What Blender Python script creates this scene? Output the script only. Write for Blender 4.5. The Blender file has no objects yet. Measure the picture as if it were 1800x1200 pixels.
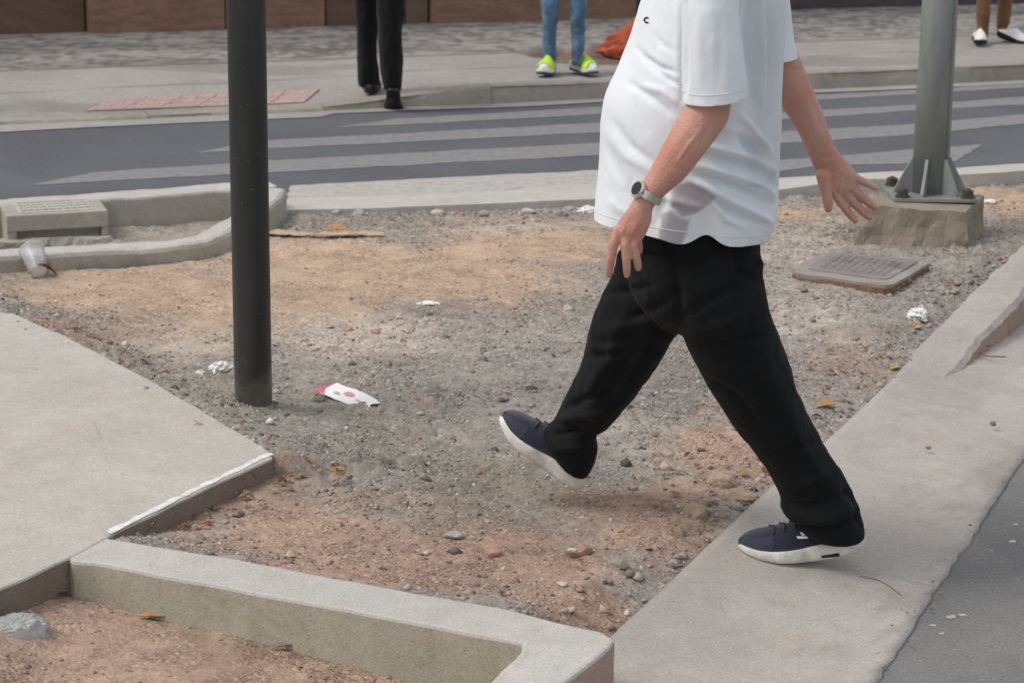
import bpy, bmesh, math, random
import numpy as np
from mathutils import Vector, Matrix
random.seed(7); rng = np.random.default_rng(7)
scn = bpy.context.scene
COL = scn.collection

# ---------------------------------------------------------------- camera
F = 4000.0; TH = math.atan(1020 / F); ROLL = math.radians(0.6); CZ = 1.89
fw = np.array([0, math.cos(TH), -math.sin(TH)]); up0 = np.array([0, math.sin(TH), math.cos(TH)]); rt0 = np.array([1.0, 0, 0])
rt = rt0 * math.cos(ROLL) + up0 * math.sin(ROLL); up = up0 * math.cos(ROLL) - rt0 * math.sin(ROLL)
CAMP = np.array([0, 0, CZ])
cam_d = bpy.data.cameras.new('camera'); cam = bpy.data.objects.new('camera', cam_d); COL.objects.link(cam)
cam_d.sensor_width = 36; cam_d.lens = 36 * F / 1800; cam_d.clip_start = 0.1; cam_d.clip_end = 1000
cam.matrix_world = Matrix(((rt[0], up[0], -fw[0], 0), (rt[1], up[1], -fw[1], 0), (rt[2], up[2], -fw[2], CZ), (0, 0, 0, 1)))
cam_d.dof.use_dof = True; cam_d.dof.focus_distance = 5.6; cam_d.dof.aperture_fstop = 9.0
scn.camera = cam

# ---------------------------------------------------------------- sky, sun, exposure
SUN_EL = math.radians(54); SUN_AZ = math.radians(-104)      # azimuth of the sun from +Y towards +X
world = bpy.data.worlds.new('World'); scn.world = world; world.use_nodes = True
wn = world.node_tree; wn.nodes.clear()
sky = wn.nodes.new('ShaderNodeTexSky'); sky.sky_type = 'NISHITA'; sky.sun_disc = False
sky.sun_elevation = SUN_EL; sky.sun_rotation = SUN_AZ; sky.air_density = 1.0; sky.dust_density = 6.0; sky.ozone_density = 0.6
cloud = wn.nodes.new('ShaderNodeMix'); cloud.data_type = 'RGBA'; cloud.inputs[0].default_value = 0.62
cloud.inputs[7].default_value = (6.75, 6.75, 6.8, 1)        # even overcast cloud
bg = wn.nodes.new('ShaderNodeBackground'); bg.inputs[1].default_value = 0.12
wo = wn.nodes.new('ShaderNodeOutputWorld')
wn.links.new(sky.outputs[0], cloud.inputs[6]); wn.links.new(cloud.outputs[2], bg.inputs[0]); wn.links.new(bg.outputs[0], wo.inputs[0])
sun_d = bpy.data.lights.new('sun', 'SUN'); sun = bpy.data.objects.new('sun', sun_d); COL.objects.link(sun)
sun_d.energy = 1.3; sun_d.angle = math.radians(20); sun_d.color = (1.0, 0.965, 0.92)
sdir = Vector((math.sin(SUN_AZ) * math.cos(SUN_EL), math.cos(SUN_AZ) * math.cos(SUN_EL), math.sin(SUN_EL)))
sun.rotation_euler = sdir.to_track_quat('Z', 'Y').to_euler(); sun.location = sdir * 30
vs = scn.view_settings; vs.view_transform = 'Standard'; vs.look = 'None'; vs.gamma = 1; vs.use_curve_mapping = False
vs.exposure = 0.14

# ---------------------------------------------------------------- pixel <-> place helpers (photo pixels, 1800 x 1200)
def ray(x, y): return fw + rt * ((x - 900) / F) + up * ((600 - y) / F)
def G(x, y, z=0.1):
    d = ray(x, y); return CAMP + d * ((z - CZ) / d[2])
def PY(x, y, Y):
    d = ray(x, y); return CAMP + d * (Y / d[1])
def proj(P):
    v = np.asarray(P) - CAMP; w = v @ fw
    return np.stack([900 + F * (v @ rt) / w, 600 - F * (v @ up) / w], -1)

# ---------------------------------------------------------------- noise
def _h(ix, iy, iz, s):
    n = (ix.astype(np.int64) * 374761393 + iy.astype(np.int64) * 668265263 + iz.astype(np.int64) * 2147483647 + s * 974634613) & 0xffffffff
    n = ((n ^ (n >> 13)) * 1274126177) & 0xffffffff
    n = ((n ^ (n >> 16)) * 2246822519) & 0xffffffff
    return ((n ^ (n >> 15)) & 0xffffff) / float(0xffffff)
def vn(P, s=0):
    P = np.atleast_2d(np.asarray(P, float))
    if P.shape[1] == 2: P = np.concatenate([P, np.zeros((len(P), 1))], 1)
    i = np.floor(P); f = P - i; i = i.astype(np.int64); u = f * f * (3 - 2 * f); r = 0
    for dx in (0, 1):
        for dy in (0, 1):
            for dz in (0, 1):
                w = (u[:, 0] if dx else 1 - u[:, 0]) * (u[:, 1] if dy else 1 - u[:, 1]) * (u[:, 2] if dz else 1 - u[:, 2])
                r = r + w * _h(i[:, 0] + dx, i[:, 1] + dy, i[:, 2] + dz, s)
    return r * 2 - 1
def fbm(P, o=4, s=0):
    P = np.atleast_2d(np.asarray(P, float)); r = 0; a = .5
    for k in range(o): r = r + a * vn(P * 2 ** k + 17.3 * k, s + k); a *= .5
    return r
def worley(P, s=0):
    i = np.floor(P).astype(np.int64); d1 = np.full(len(P), 9.); d2 = np.full(len(P), 9.); idv = np.zeros(len(P))
    z = np.zeros(len(P), np.int64)
    for dx in (-1, 0, 1):
        for dy in (-1, 0, 1):
            cx, cy = i[:, 0] + dx, i[:, 1] + dy
            px, py = cx + _h(cx, cy, z, s), cy + _h(cx, cy, z, s + 5)
            d = np.hypot(P[:, 0] - px, P[:, 1] - py); hv = _h(cx, cy, z, s + 9)
            m = d < d1
            d2 = np.where(m, d1, np.minimum(d2, d)); idv = np.where(m, hv, idv); d1 = np.where(m, d, d1)
    return d1, d2, idv
def sstep(a, b, x):
    t = np.clip((x - a) / (b - a), 0, 1); return t * t * (3 - 2 * t)

# ---------------------------------------------------------------- object helpers
def tag(o, label=None, cat=None, group=None, kind=None):
    if label: o['label'] = label
    if cat: o['category'] = cat
    if group: o['group'] = group
    if kind: o['kind'] = kind
    return o
def link(o, parent=None):
    COL.objects.link(o)
    if parent is not None: o.parent = parent
    return o
def empty(name, loc=(0, 0, 0)):
    o = bpy.data.objects.new(name, None); o.location = loc; o.empty_display_size = .1; link(o)
    bpy.context.view_layer.update(); return o
def obj_me(name, me, mat, parent=None, smooth=False):
    o = bpy.data.objects.new(name, me)
    if mat is not None:
        me.materials.clear(); me.materials.append(mat)
    if smooth: me.polygons.foreach_set('use_smooth', np.ones(len(me.polygons), bool))
    link(o)
    if parent is not None:
        o.parent = parent; o.matrix_parent_inverse = parent.matrix_world.inverted()
    return o
def mesh(name, v, f, mat, parent=None, smooth=False):
    me = bpy.data.meshes.new(name); me.from_pydata([tuple(map(float, p)) for p in v], [], [tuple(map(int, q)) for q in f]); me.update()
    return obj_me(name, me, mat, parent, smooth)
def fast_mesh(name, v, f, mat, parent=None, smooth=False):          # f: (n,3) or (n,4) array
    v = np.asarray(v, np.float32); f = np.asarray(f, np.int32); k = f.shape[1]
    me = bpy.data.meshes.new(name); me.vertices.add(len(v)); me.vertices.foreach_set('co', v.ravel())
    me.loops.add(f.size); me.loops.foreach_set('vertex_index', f.ravel())
    me.polygons.add(len(f)); me.polygons.foreach_set('loop_start', np.arange(0, f.size, k, dtype=np.int32))
    me.update(calc_edges=True); me.validate()
    return obj_me(name, me, mat, parent, smooth)
def set_col(me, cols, name='Col'):
    a = me.color_attributes.new(name, 'FLOAT_COLOR', 'POINT')
    c = np.ones((len(me.vertices), 4), np.float32); c[:, :cols.shape[1]] = cols; a.data.foreach_set('color', c.ravel())
def co(me):
    a = np.empty(len(me.vertices) * 3, np.float32); me.vertices.foreach_get('co', a); return a.reshape(-1, 3).astype(float)
def nrm(me):
    a = np.empty(len(me.vertices) * 3, np.float32); me.vertex_normals.foreach_get('vector', a); return a.reshape(-1, 3).astype(float)
def set_co(me, v):
    me.vertices.foreach_set('co', np.asarray(v, np.float32).ravel()); me.update()
def box_vf(x0, x1, y0, y1, z0, z1):
    v = [(x, y, z) for x in (x0, x1) for y in (y0, y1) for z in (z0, z1)]
    return v, [(0, 1, 3, 2), (4, 6, 7, 5), (0, 4, 5, 1), (2, 3, 7, 6), (0, 2, 6, 4), (1, 5, 7, 3)]
def merge(parts):
    V, Fc, n = [], [], 0
    for v, f in parts:
        V += [tuple(p) for p in v]; Fc += [tuple(i + n for i in q) for q in f]; n += len(v)
    return V, Fc
def bevel_mesh(o, w=.004, seg=2, ang=30):
    bm = bmesh.new(); bm.from_mesh(o.data); bmesh.ops.recalc_face_normals(bm, faces=bm.faces)
    es = [e for e in bm.edges if len(e.link_faces) == 2 and e.calc_face_angle(0) > math.radians(ang)]
    bmesh.ops.bevel(bm, geom=es, offset=w, segments=seg, profile=.6, affect='EDGES', clamp_overlap=True)
    bm.to_mesh(o.data); bm.free(); return o
def loft(rings, n=24, cap=True, power=1.0):
    rings = [tuple(np.asarray(q, float) for q in r) for r in rings]
    V = []
    for c, a, b in rings:
        for k in range(n):
            t = 2 * math.pi * k / n; ct, st = math.cos(t), math.sin(t)
            if power != 1.0: ct, st = math.copysign(abs(ct) ** power, ct), math.copysign(abs(st) ** power, st)
            V.append(c + a * ct + b * st)
    Fc = []
    for i in range(len(rings) - 1):
        for k in range(n):
            k2 = (k + 1) % n; Fc.append((i * n + k, i * n + k2, (i + 1) * n + k2, (i + 1) * n + k))
    if cap:
        Fc.append(tuple(range(n - 1, -1, -1))); Fc.append(tuple((len(rings) - 1) * n + k for k in range(n)))
    return V, Fc
def edges_loft(st, n=28, sub=3, cap=True):
    """stations: (left px, right px, Y, half depth in metres): a tube whose two sides pass through those places"""
    L = np.array([PY(*s[0], s[2]) for s in st]); R = np.array([PY(*s[1], s[2]) for s in st]); D = np.array([s[3] for s in st])
    def cr(A):
        out = []
        m = len(A)
        for i in range(m - 1):
            p0, p1, p2, p3 = A[max(i - 1, 0)], A[i], A[i + 1], A[min(i + 2, m - 1)]
            for k in range(sub):
                t = k / sub
                out.append(.5 * (2 * p1 + (p2 - p0) * t + (2 * p0 - 5 * p1 + 4 * p2 - p3) * t * t + (3 * p1 - p0 - 3 * p2 + p3) * t ** 3))
        out.append(A[-1]); return np.array(out)
    L, R, D = cr(L), cr(R), cr(D)
    c = (L + R) / 2; a = (R - L) / 2; rg = []
    for i in range(len(c)):
        ax = c[min(i + 1, len(c) - 1)] - c[max(i - 1, 0)]
        b = np.cross(ax, a[i]); b = b / np.linalg.norm(b) * D[i]; rg.append((c[i], a[i], b))
    return loft(rg, n, cap)
def tube(pts, radii, n=12, sub=1, flat=None):
    pts = [np.asarray(p, float) for p in pts]; rg = []
    ref = None
    for i, p in enumerate(pts):
        ax = pts[min(i + 1, len(pts) - 1)] - pts[max(i - 1, 0)]; ax = ax / np.linalg.norm(ax)
        if ref is None: ref = np.array([0, 1., 0]) if abs(ax[1]) < .9 else np.array([1., 0, 0])
        a = np.cross(ax, ref); a /= np.linalg.norm(a); b = np.cross(ax, a)
        r = radii[i] if not np.isscalar(radii) else radii
        rg.append((p, a * r, b * r * (flat or 1)))
    # rounded ends
    def endcap(i, s):
        p, a, b = rg[i]; ax = np.cross(a, b); ax /= np.linalg.norm(ax); r = np.linalg.norm(a)
        q = pts[i] - pts[i - 1] if s > 0 else pts[0] - pts[1]; q = q / np.linalg.norm(q)
        return [(p + q * r * .5, a * .86, b * .86), (p + q * r * .86, a * .5, b * .5)]
    rg = list(reversed(endcap(0, -1))) + rg + endcap(len(rg) - 1, 1)
    return loft(rg, n)
def remesh(v, f, voxel, it=6, fac=.5):
    me = bpy.data.meshes.new('tmp'); me.from_pydata([tuple(map(float, p)) for p in v], [], [tuple(map(int, q)) for q in f])
    bm = bmesh.new(); bm.from_mesh(me); bmesh.ops.recalc_face_normals(bm, faces=bm.faces); bm.to_mesh(me); bm.free()
    o = bpy.data.objects.new('tmp', me); COL.objects.link(o)
    m = o.modifiers.new('r', 'REMESH'); m.mode = 'VOXEL'; m.voxel_size = voxel; m.adaptivity = 0
    if it:
        s = o.modifiers.new('s', 'SMOOTH'); s.factor = fac; s.iterations = it
    dg = bpy.context.evaluated_depsgraph_get(); dg.update()
    out = bpy.data.meshes.new_from_object(o.evaluated_get(dg)); bpy.data.objects.remove(o); bpy.data.meshes.remove(me)
    return out
def folds(me, lst, noise=()):
    """press drapery folds into a cloth: lst of (polyline in photo px on the side seen, height m, sigma px)"""
    v = co(me); n = nrm(me); p = proj(v); vd = v - CAMP; vd /= np.linalg.norm(vd, axis=1)[:, None]
    face = sstep(.0, .35, -(n * vd).sum(1)); d = np.zeros(len(v))
    for pl, amp, sg in lst:
        pl = np.array(pl, float); best = np.full(len(v), 1e9); tt = np.zeros(len(v)); m = len(pl) - 1
        for i in range(m):
            e = pl[i + 1] - pl[i]; t = np.clip(((p - pl[i]) @ e) / (e @ e), 0, 1)
            dd = np.hypot(*(p - pl[i] - t[:, None] * e).T); q = dd < best; best = np.where(q, dd, best); tt = np.where(q, (i + t) / m, tt)
        d += amp * np.exp(-best ** 2 / (2 * sg * sg)) * np.sin(np.pi * np.clip(tt * .92 + .04, 0, 1)) ** .6 * face
    for sc, amp, s in noise: d += amp * fbm(v * np.array(sc), 3, s)
    set_co(me, v + n * d[:, None])
def inpoly(P, poly):
    x, y = P[:, 0], P[:, 1]; r = np.zeros(len(P), bool); n = len(poly)
    for i in range(n):
        x0, y0 = poly[i][:2]; x1, y1 = poly[(i + 1) % n][:2]
        c = ((y0 > y) != (y1 > y)); r ^= c & (x < (x1 - x0) * (y - y0) / ((y1 - y0) or 1e-9) + x0)
    return r
def resample(pts, step):
    pts = np.array(pts, float); d = np.r_[0, np.cumsum(np.linalg.norm(np.diff(pts, axis=0), axis=1))]
    n = max(2, int(d[-1] / step) + 1); t = np.linspace(0, d[-1], n)
    return np.stack([np.interp(t, d, pts[:, k]) for k in range(pts.shape[1])], 1)
def chaikin(pts, it=2):
    pts = np.array(pts, float)
    for _ in range(it):
        q = .75 * pts[:-1] + .25 * pts[1:]; r = .25 * pts[:-1] + .75 * pts[1:]
        pts = np.concatenate([pts[:1], np.stack([q, r], 1).reshape(-1, pts.shape[1]), pts[-1:]])
    return pts

# ---------------------------------------------------------------- materials
def nodes(name):
    m = bpy.data.materials.new(name); m.use_nodes = True; nt = m.node_tree; b = nt.nodes['Principled BSDF']; return m, nt, b
def tex_noise(nt, vec, scale, detail=6, rough=.6, dist=0):
    n = nt.nodes.new('ShaderNodeTexNoise'); n.inputs['Scale'].default_value = scale; n.inputs['Detail'].default_value = detail
    n.inputs['Roughness'].default_value = rough; n.inputs['Distortion'].default_value = dist; nt.links.new(vec, n.inputs['Vector']); return n.outputs['Fac']
def ramp(nt, fac, stops):
    r = nt.nodes.new('ShaderNodeValToRGB'); e = r.color_ramp.elements
    while len(e) < len(stops): e.new(.5)
    for i, (p, c) in enumerate(stops): e[i].position = p; e[i].color = (*c, 1) if len(c) == 3 else c
    nt.links.new(fac, r.inputs[0]); return r.outputs[0]
def mixc(nt, fac, a, b, mode='MIX'):
    m = nt.nodes.new('ShaderNodeMix'); m.data_type = 'RGBA'; m.blend_type = mode
    for i, x in ((0, fac), (6, a), (7, b)):
        if isinstance(x, (int, float)): m.inputs[i].default_value = x
        elif isinstance(x, tuple): m.inputs[i].default_value = (*x, 1)
        else: nt.links.new(x, m.inputs[i])
    return m.outputs[2]
def bump(nt, b, h, strength=.3, dist=.002, prev=None):
    n = nt.nodes.new('ShaderNodeBump'); n.inputs['Strength'].default_value = strength; n.inputs['Distance'].default_value = dist
    nt.links.new(h, n.inputs['Height'])
    if prev is not None: nt.links.new(prev, n.inputs['Normal'])
    nt.links.new(n.outputs[0], b.inputs['Normal']); return n.outputs[0]
def coord(nt): return nt.nodes.new('ShaderNodeTexCoord').outputs['Object']
def vscale(nt, vec, s):
    m = nt.nodes.new('ShaderNodeMapping'); m.inputs['Scale'].default_value = s; nt.links.new(vec, m.inputs[0]); return m.outputs[0]

def concrete(name, c, dark=.78, stain=(.30, .26, .20), stain_amt=.35, spots=.6, rough=.92, crack=0., attr=None):
    m, nt, b = nodes(name); P = coord(nt)
    big = ramp(nt, tex_noise(nt, P, 1.9, 8, .64, .5), [(.3, tuple(x * dark for x in c)), (.66, c)])
    mid = tex_noise(nt, P, 14, 8, .72, .3)
    col = mixc(nt, ramp(nt, mid, [(.36, (.6,) * 3), (.62, (0,) * 3)]), big, tuple(x * .76 for x in c))
    st = ramp(nt, tex_noise(nt, P, 3.7, 10, .72, 1.2), [(.5, (0,) * 3), (.72, (stain_amt,) * 3)]); col = mixc(nt, st, col, stain)
    soil = ramp(nt, tex_noise(nt, vscale(nt, P, (1, 1, 1.7)), 5.3, 9, .7, .6), [(.52, (0,) * 3), (.76, (.45,) * 3)]); col = mixc(nt, soil, col, (c[0] * .86, c[1] * .72, c[2] * .6))
    pale = ramp(nt, tex_noise(nt, P, 8.1, 8, .75, .2), [(.58, (0,) * 3), (.74, (.4,) * 3)]); col = mixc(nt, pale, col, tuple(min(.75, x * 1.25) for x in c))
    hb = None
    for sc, thr, w in ((46, .5, .15), (17, .56, .13)):
        v = nt.nodes.new('ShaderNodeTexVoronoi'); v.inputs['Scale'].default_value = sc; nt.links.new(P, v.inputs['Vector'])
        sel = ramp(nt, v.outputs['Distance'], [(w * .45, (spots,) * 3), (w, (0,) * 3)]); gate = ramp(nt, tex_noise(nt, P, sc * .2, 3), [(thr, (0,) * 3), (thr + .1, (1,) * 3)])
        hb = mixc(nt, 1.0, sel, gate, 'MULTIPLY'); col = mixc(nt, hb, col, tuple(x * .38 for x in c))
    grain = tex_noise(nt, P, 190, 3, .7)
    col = mixc(nt, .55, col, ramp(nt, grain, [(.3, (.6,) * 3), (.7, (1.24,) * 3)]), 'MULTIPLY')
    if crack:
        wv = nt.nodes.new('ShaderNodeMix'); wv.data_type = 'VECTOR'; wv.inputs[0].default_value = .16; nt.links.new(P, wv.inputs[4]); nz = nt.nodes.new('ShaderNodeTexNoise'); nz.inputs['Scale'].default_value = 4; nz.inputs['Detail'].default_value = 8; nt.links.new(P, nz.inputs['Vector']); nt.links.new(nz.outputs['Color'], wv.inputs[5])
        v = nt.nodes.new('ShaderNodeTexVoronoi'); v.feature = 'DISTANCE_TO_EDGE'; v.inputs['Scale'].default_value = 1.1; nt.links.new(wv.outputs[1], v.inputs['Vector'])
        ln = mixc(nt, 1.0, ramp(nt, v.outputs['Distance'], [(.0, (crack,) * 3), (.006, (0,) * 3)]), ramp(nt, tex_noise(nt, P, 1.7, 4), [(.5, (0,) * 3), (.6, (1,) * 3)]), 'MULTIPLY'); col = mixc(nt, ln, col, tuple(x * .4 for x in c))
    if attr:
        a = nt.nodes.new('ShaderNodeVertexColor'); a.layer_name = attr; col = mixc(nt, 1.0, col, a.outputs[0], 'MULTIPLY')
    nt.links.new(col, b.inputs['Base Color']); b.inputs['Roughness'].default_value = rough; b.inputs['Specular IOR Level'].default_value = .25
    n1 = bump(nt, b, mid, .45, .008); n1 = bump(nt, b, hb, -.6, .004, n1) if False else n1; bump(nt, b, grain, .4, .003, n1); return m
def vcol(name, grain_scale=160, bstr=.5, bdist=.003, lo=.65, hi=1.3, rough=.95, mid=34, crumbs=False):
    m, nt, b = nodes(name); P = coord(nt)
    a = nt.nodes.new('ShaderNodeVertexColor'); a.layer_name = 'Col'
    g = tex_noise(nt, P, grain_scale, 5, .75); g2 = tex_noise(nt, P, mid, 6, .7)
    c = mixc(nt, .75, a.outputs[0], ramp(nt, g, [(.28, (lo,) * 3), (.72, (hi,) * 3)]), 'MULTIPLY')
    c = mixc(nt, .6, c, ramp(nt, g2, [(.3, (.72,) * 3), (.7, (1.22,) * 3)]), 'MULTIPLY')
    n1 = None
    if crumbs:
        wv = nt.nodes.new('ShaderNodeMix'); wv.data_type = 'VECTOR'; wv.inputs[0].default_value = .012; nt.links.new(P, wv.inputs[4])
        nz = nt.nodes.new('ShaderNodeTexNoise'); nz.inputs['Scale'].default_value = 60; nt.links.new(P, nz.inputs['Vector']); nt.links.new(nz.outputs['Color'], wv.inputs[5])
        gate = ramp(nt, tex_noise(nt, P, 6, 5, .7), [(.36, (.12,) * 3), (.58, (1,) * 3)]); am = nt.nodes.new('ShaderNodeSeparateColor'); nt.links.new(gate, am.inputs[0])
        for sc_, amt, bd in ((85, .55, .006), (160, .5, .0035)):
            vo = nt.nodes.new('ShaderNodeTexVoronoi'); vo.inputs['Scale'].default_value = sc_; nt.links.new(wv.outputs[1], vo.inputs['Vector'])
            bw = nt.nodes.new('ShaderNodeRGBToBW'); nt.links.new(vo.outputs['Color'], bw.inputs[0])
            tone = mixc(nt, 1.0, ramp(nt, bw.outputs[0], [(.2, (.62,) * 3), (.8, (1.32,) * 3)]), ramp(nt, vo.outputs['Distance'], [(.35, (1.08,) * 3), (.75, (.60,) * 3)]), 'MULTIPLY')
            fm_ = nt.nodes.new('ShaderNodeMath'); fm_.operation = 'MULTIPLY'; nt.links.new(am.outputs[0], fm_.inputs[0]); fm_.inputs[1].default_value = amt
            c = mixc(nt, fm_.outputs[0], c, mixc(nt, 1.0, c, tone, 'MULTIPLY'))
            hv_ = nt.nodes.new('ShaderNodeMath'); hv_.operation = 'MULTIPLY'; iv = nt.nodes.new('ShaderNodeMath'); iv.operation = 'SUBTRACT'; iv.inputs[0].default_value = 1; nt.links.new(vo.outputs['Distance'], iv.inputs[1]); nt.links.new(iv.outputs[0], hv_.inputs[0]); nt.links.new(am.outputs[0], hv_.inputs[1])
            n1 = bump(nt, b, hv_.outputs[0], .7, bd, n1)
    nt.links.new(c, b.inputs['Base Color']); b.inputs['Roughness'].default_value = rough; b.inputs['Specular IOR Level'].default_value = .2
    n1 = bump(nt, b, g2, .4, .006, n1); bump(nt, b, g, bstr, bdist, n1); return m
def plain(name, c, rough=.6, var=.25, scale=30, metal=0., spec=.4, bstr=.15, bdist=.002, c2=None):
    m, nt, b = nodes(name); P = coord(nt); n = tex_noise(nt, P, scale, 6, .65)
    col = ramp(nt, n, [(.3, tuple(x * (1 - var) for x in c)), (.7, c2 or tuple(min(1, x * (1 + var * .6)) for x in c))])
    nt.links.new(col, b.inputs['Base Color']); b.inputs['Roughness'].default_value = rough; b.inputs['Metallic'].default_value = metal
    b.inputs['Specular IOR Level'].default_value = spec; bump(nt, b, n, bstr, bdist); return m
def cloth(name, c, var=.15, weave=900, rough=.9, sheen=.2, attr=None, spec=.2):
    m, nt, b = nodes(name); P = coord(nt); n = tex_noise(nt, P, 12, 6, .6); w = tex_noise(nt, P, weave, 2, .5)
    col = ramp(nt, n, [(.3, tuple(x * (1 - var) for x in c)), (.7, tuple(min(1, x * (1 + var * .5)) for x in c))])
    if attr:
        a = nt.nodes.new('ShaderNodeVertexColor'); a.layer_name = attr; col = mixc(nt, 1.0, col, a.outputs[0], 'MULTIPLY')
    col = mixc(nt, .25, col, ramp(nt, w, [(.3, (.7,) * 3), (.7, (1.25,) * 3)]), 'MULTIPLY')
    nt.links.new(col, b.inputs['Base Color']); b.inputs['Roughness'].default_value = rough; b.inputs['Sheen Weight'].default_value = sheen
    b.inputs['Specular IOR Level'].default_value = spec; bump(nt, b, w, .15, .0006); return m

M = {}
def asphalt():
    m, nt, b = nodes('asphalt'); P = coord(nt); g = tex_noise(nt, P, 120, 4, .7); big = tex_noise(nt, P, 1.1, 7, .6, .5)
    v = nt.nodes.new('ShaderNodeTexVoronoi'); v.inputs['Scale'].default_value = 150; nt.links.new(P, v.inputs['Vector'])
    col = ramp(nt, big, [(.3, (.080, .089, .104)), (.7, (.118, .127, .142))])
    sy = nt.nodes.new('ShaderNodeSeparateXYZ'); nt.links.new(P, sy.inputs[0]); mr = nt.nodes.new('ShaderNodeMapRange'); mr.inputs[1].default_value = 7.5; mr.inputs[2].default_value = 9.0; mr.inputs[3].default_value = 1; mr.inputs[4].default_value = 0; nt.links.new(sy.outputs[1], mr.inputs[0])
    side = ramp(nt, tex_noise(nt, P, 2.6, 8, .7, .5), [(.3, (.135, .138, .138)), (.7, (.21, .207, .20))])      # the side street is older and dustier
    col = mixc(nt, mr.outputs[0], col, side)
    col = mixc(nt, .6, col, ramp(nt, g, [(.3, (.55,) * 3), (.72, (1.5,) * 3)]), 'MULTIPLY')
    col = mixc(nt, ramp(nt, v.outputs['Color'], [(.86, (0,) * 3), (.9, (.35,) * 3)]), col, (.3, .3, .29))
    nt.links.new(col, b.inputs['Base Color']); b.inputs['Roughness'].default_value = .85; bump(nt, b, g, .6, .004); return m
def paint_mat(name, a, c, p0=.4, p1=.6):
    m, nt, b = nodes(name); P = coord(nt)
    w = ramp(nt, tex_noise(nt, P, 22, 10, .75, .3), [(p0, a), (p1, c)])
    g = tex_noise(nt, P, 130, 3, .7); col = mixc(nt, .5, w, ramp(nt, g, [(.3, (.7,) * 3), (.7, (1.2,) * 3)]), 'MULTIPLY')
    nt.links.new(col, b.inputs['Base Color']); b.inputs['Roughness'].default_value = .8; bump(nt, b, g, .5, .003); return m
def skin_mat(name, c=(.61, .365, .285), red=(.52, .205, .155)):
    m, nt, b = nodes(name); P = coord(nt)
    n = tex_noise(nt, P, 26, 6, .6, .3); f = tex_noise(nt, P, 420, 3, .6); s = tex_noise(nt, P, 150, 3, .6); bl = tex_noise(nt, P, 7, 4, .6)
    col = ramp(nt, n, [(.3, tuple(x * .8 for x in c)), (.7, c)])
    col = mixc(nt, ramp(nt, bl, [(.38, (0,) * 3), (.66, (.75,) * 3)]), col, red)
    col = mixc(nt, ramp(nt, s, [(.60, (0,) * 3), (.74, (.5,) * 3)]), col, tuple(x * .62 for x in red))
    nt.links.new(col, b.inputs['Base Color']); b.inputs['Roughness'].default_value = .5; b.inputs['Subsurface Weight'].default_value = .12
    b.inputs['Subsurface Radius'].default_value = (.012, .005, .003); b.inputs['Subsurface Scale'].default_value = .5
    n1 = bump(nt, b, s, .5, .004); bump(nt, b, f, .3, .0009, n1); return m
M['asphalt'] = asphalt(); M['paint'] = paint_mat('worn_road_paint', (.19, .192, .197), (.27, .268, .263)); M['paint_new'] = paint_mat('pale_road_paint', (.31, .295, .275), (.46, .44, .41), .36, .52)
M['conc_slab'] = concrete('pavement_concrete', (.56, .53, .485), .80, (.41, .36, .30), .5, .6, crack=.4)
M['conc_kerb'] = concrete('kerb_concrete', (.57, .56, .525), .80, (.36, .34, .26), .45, .6)
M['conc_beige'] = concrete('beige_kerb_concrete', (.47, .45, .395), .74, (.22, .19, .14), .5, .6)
M['conc_gutter'] = concrete('gutter_concrete', (.51, .48, .445), .78, (.30, .25, .215), .5, .7, crack=.4, attr='Wear')
M['conc_old'] = concrete('old_concrete', (.50, .48, .395), .72, (.22, .19, .13), .6, .9)
M['conc_kold'] = concrete('weathered_kerb_stone', (.40, .375, .33), .72, (.20, .16, .12), .5, .6)
M['conc_gutter2'] = concrete('kerb_top_concrete', (.485, .455, .425), .78, (.30, .25, .215), .5, .7)
M['conc_far'] = concrete('far_concrete', (.40, .39, .375), .8, (.24, .21, .18), .35, .5)
M['conc_red'] = concrete('dusty_kerb_concrete', (.43, .325, .28), .75, (.25, .15, .12), .6, .5)
M['conc_mud'] = concrete('mud_stained_concrete', (.27, .225, .185), .75, (.12, .09, .07), .6, .5)
M['white_line'] = plain('white_edge_paint', (.76, .76, .74), .8, .25, 60)
M['dirt'] = vcol('dirt', 220, .5, .003, crumbs=True)
M['gravel'] = vcol('gravel', 260, .4, .002, .75, 1.2)
M['pave_far'] = vcol('far_pavement', 120, .4, .003, .75, 1.2)
M['skin'] = skin_mat('skin'); M['skin2'] = skin_mat('skin_dark', (.33, .17, .11), (.27, .13, .08))
M['black_cloth'] = cloth('black_trouser_cloth', (.0085, .0095, .0105), .3, 800, .8, .03, None, .12)
M['black_cloth2'] = cloth('black_suit_cloth', (.0085, .0085, .009), .3, 500, .9, .1)
M['denim'] = cloth('blue_denim', (.12, .215, .34), .6, 200, .9, .2)
M['brown_cloth'] = cloth('brown_trouser_cloth', (.17, .085, .04), .35, 300, .9, .2)
M['navy_knit'] = cloth('navy_shoe_knit', (.025, .029, .052), .4, 330, .85, .3)
for n_ in M['navy_knit'].node_tree.nodes:
    if n_.type == 'BUMP': n_.inputs['Strength'].default_value = .6; n_.inputs['Distance'].default_value = .003
M['white_rubber'] = plain('white_sole_foam', (.60, .57, .51), .6, .22, 28, c2=(.80, .79, .75))
M['black_leather'] = plain('black_leather', (.012, .012, .012), .45, .3, 60)
M['neon'] = plain('neon_yellow_strap', (.55, .9, .06), .5, .1, 40)
M['white_cloth'] = cloth('white_cloth', (.78, .78, .77), .06, 700, .9, .2)
M['steel'] = plain('steel', (.72, .70, .66), .2, .25, 300, 1.0)
M['hair'] = plain('grey_hair', (.28, .27, .26), .7, .5, 200)
M['dark'] = plain('dark_void', (.02, .018, .016), .9)
M['card'] = plain('cardboard', (.48, .37, .25), .9, .25, 40)
M['paper'] = plain('white_paper', (.80, .79, .78), .8, .08, 60, bstr=.3)
M['pink'] = plain('pink_print', (.62, .15, .24), .7, .2, 60)
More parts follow.
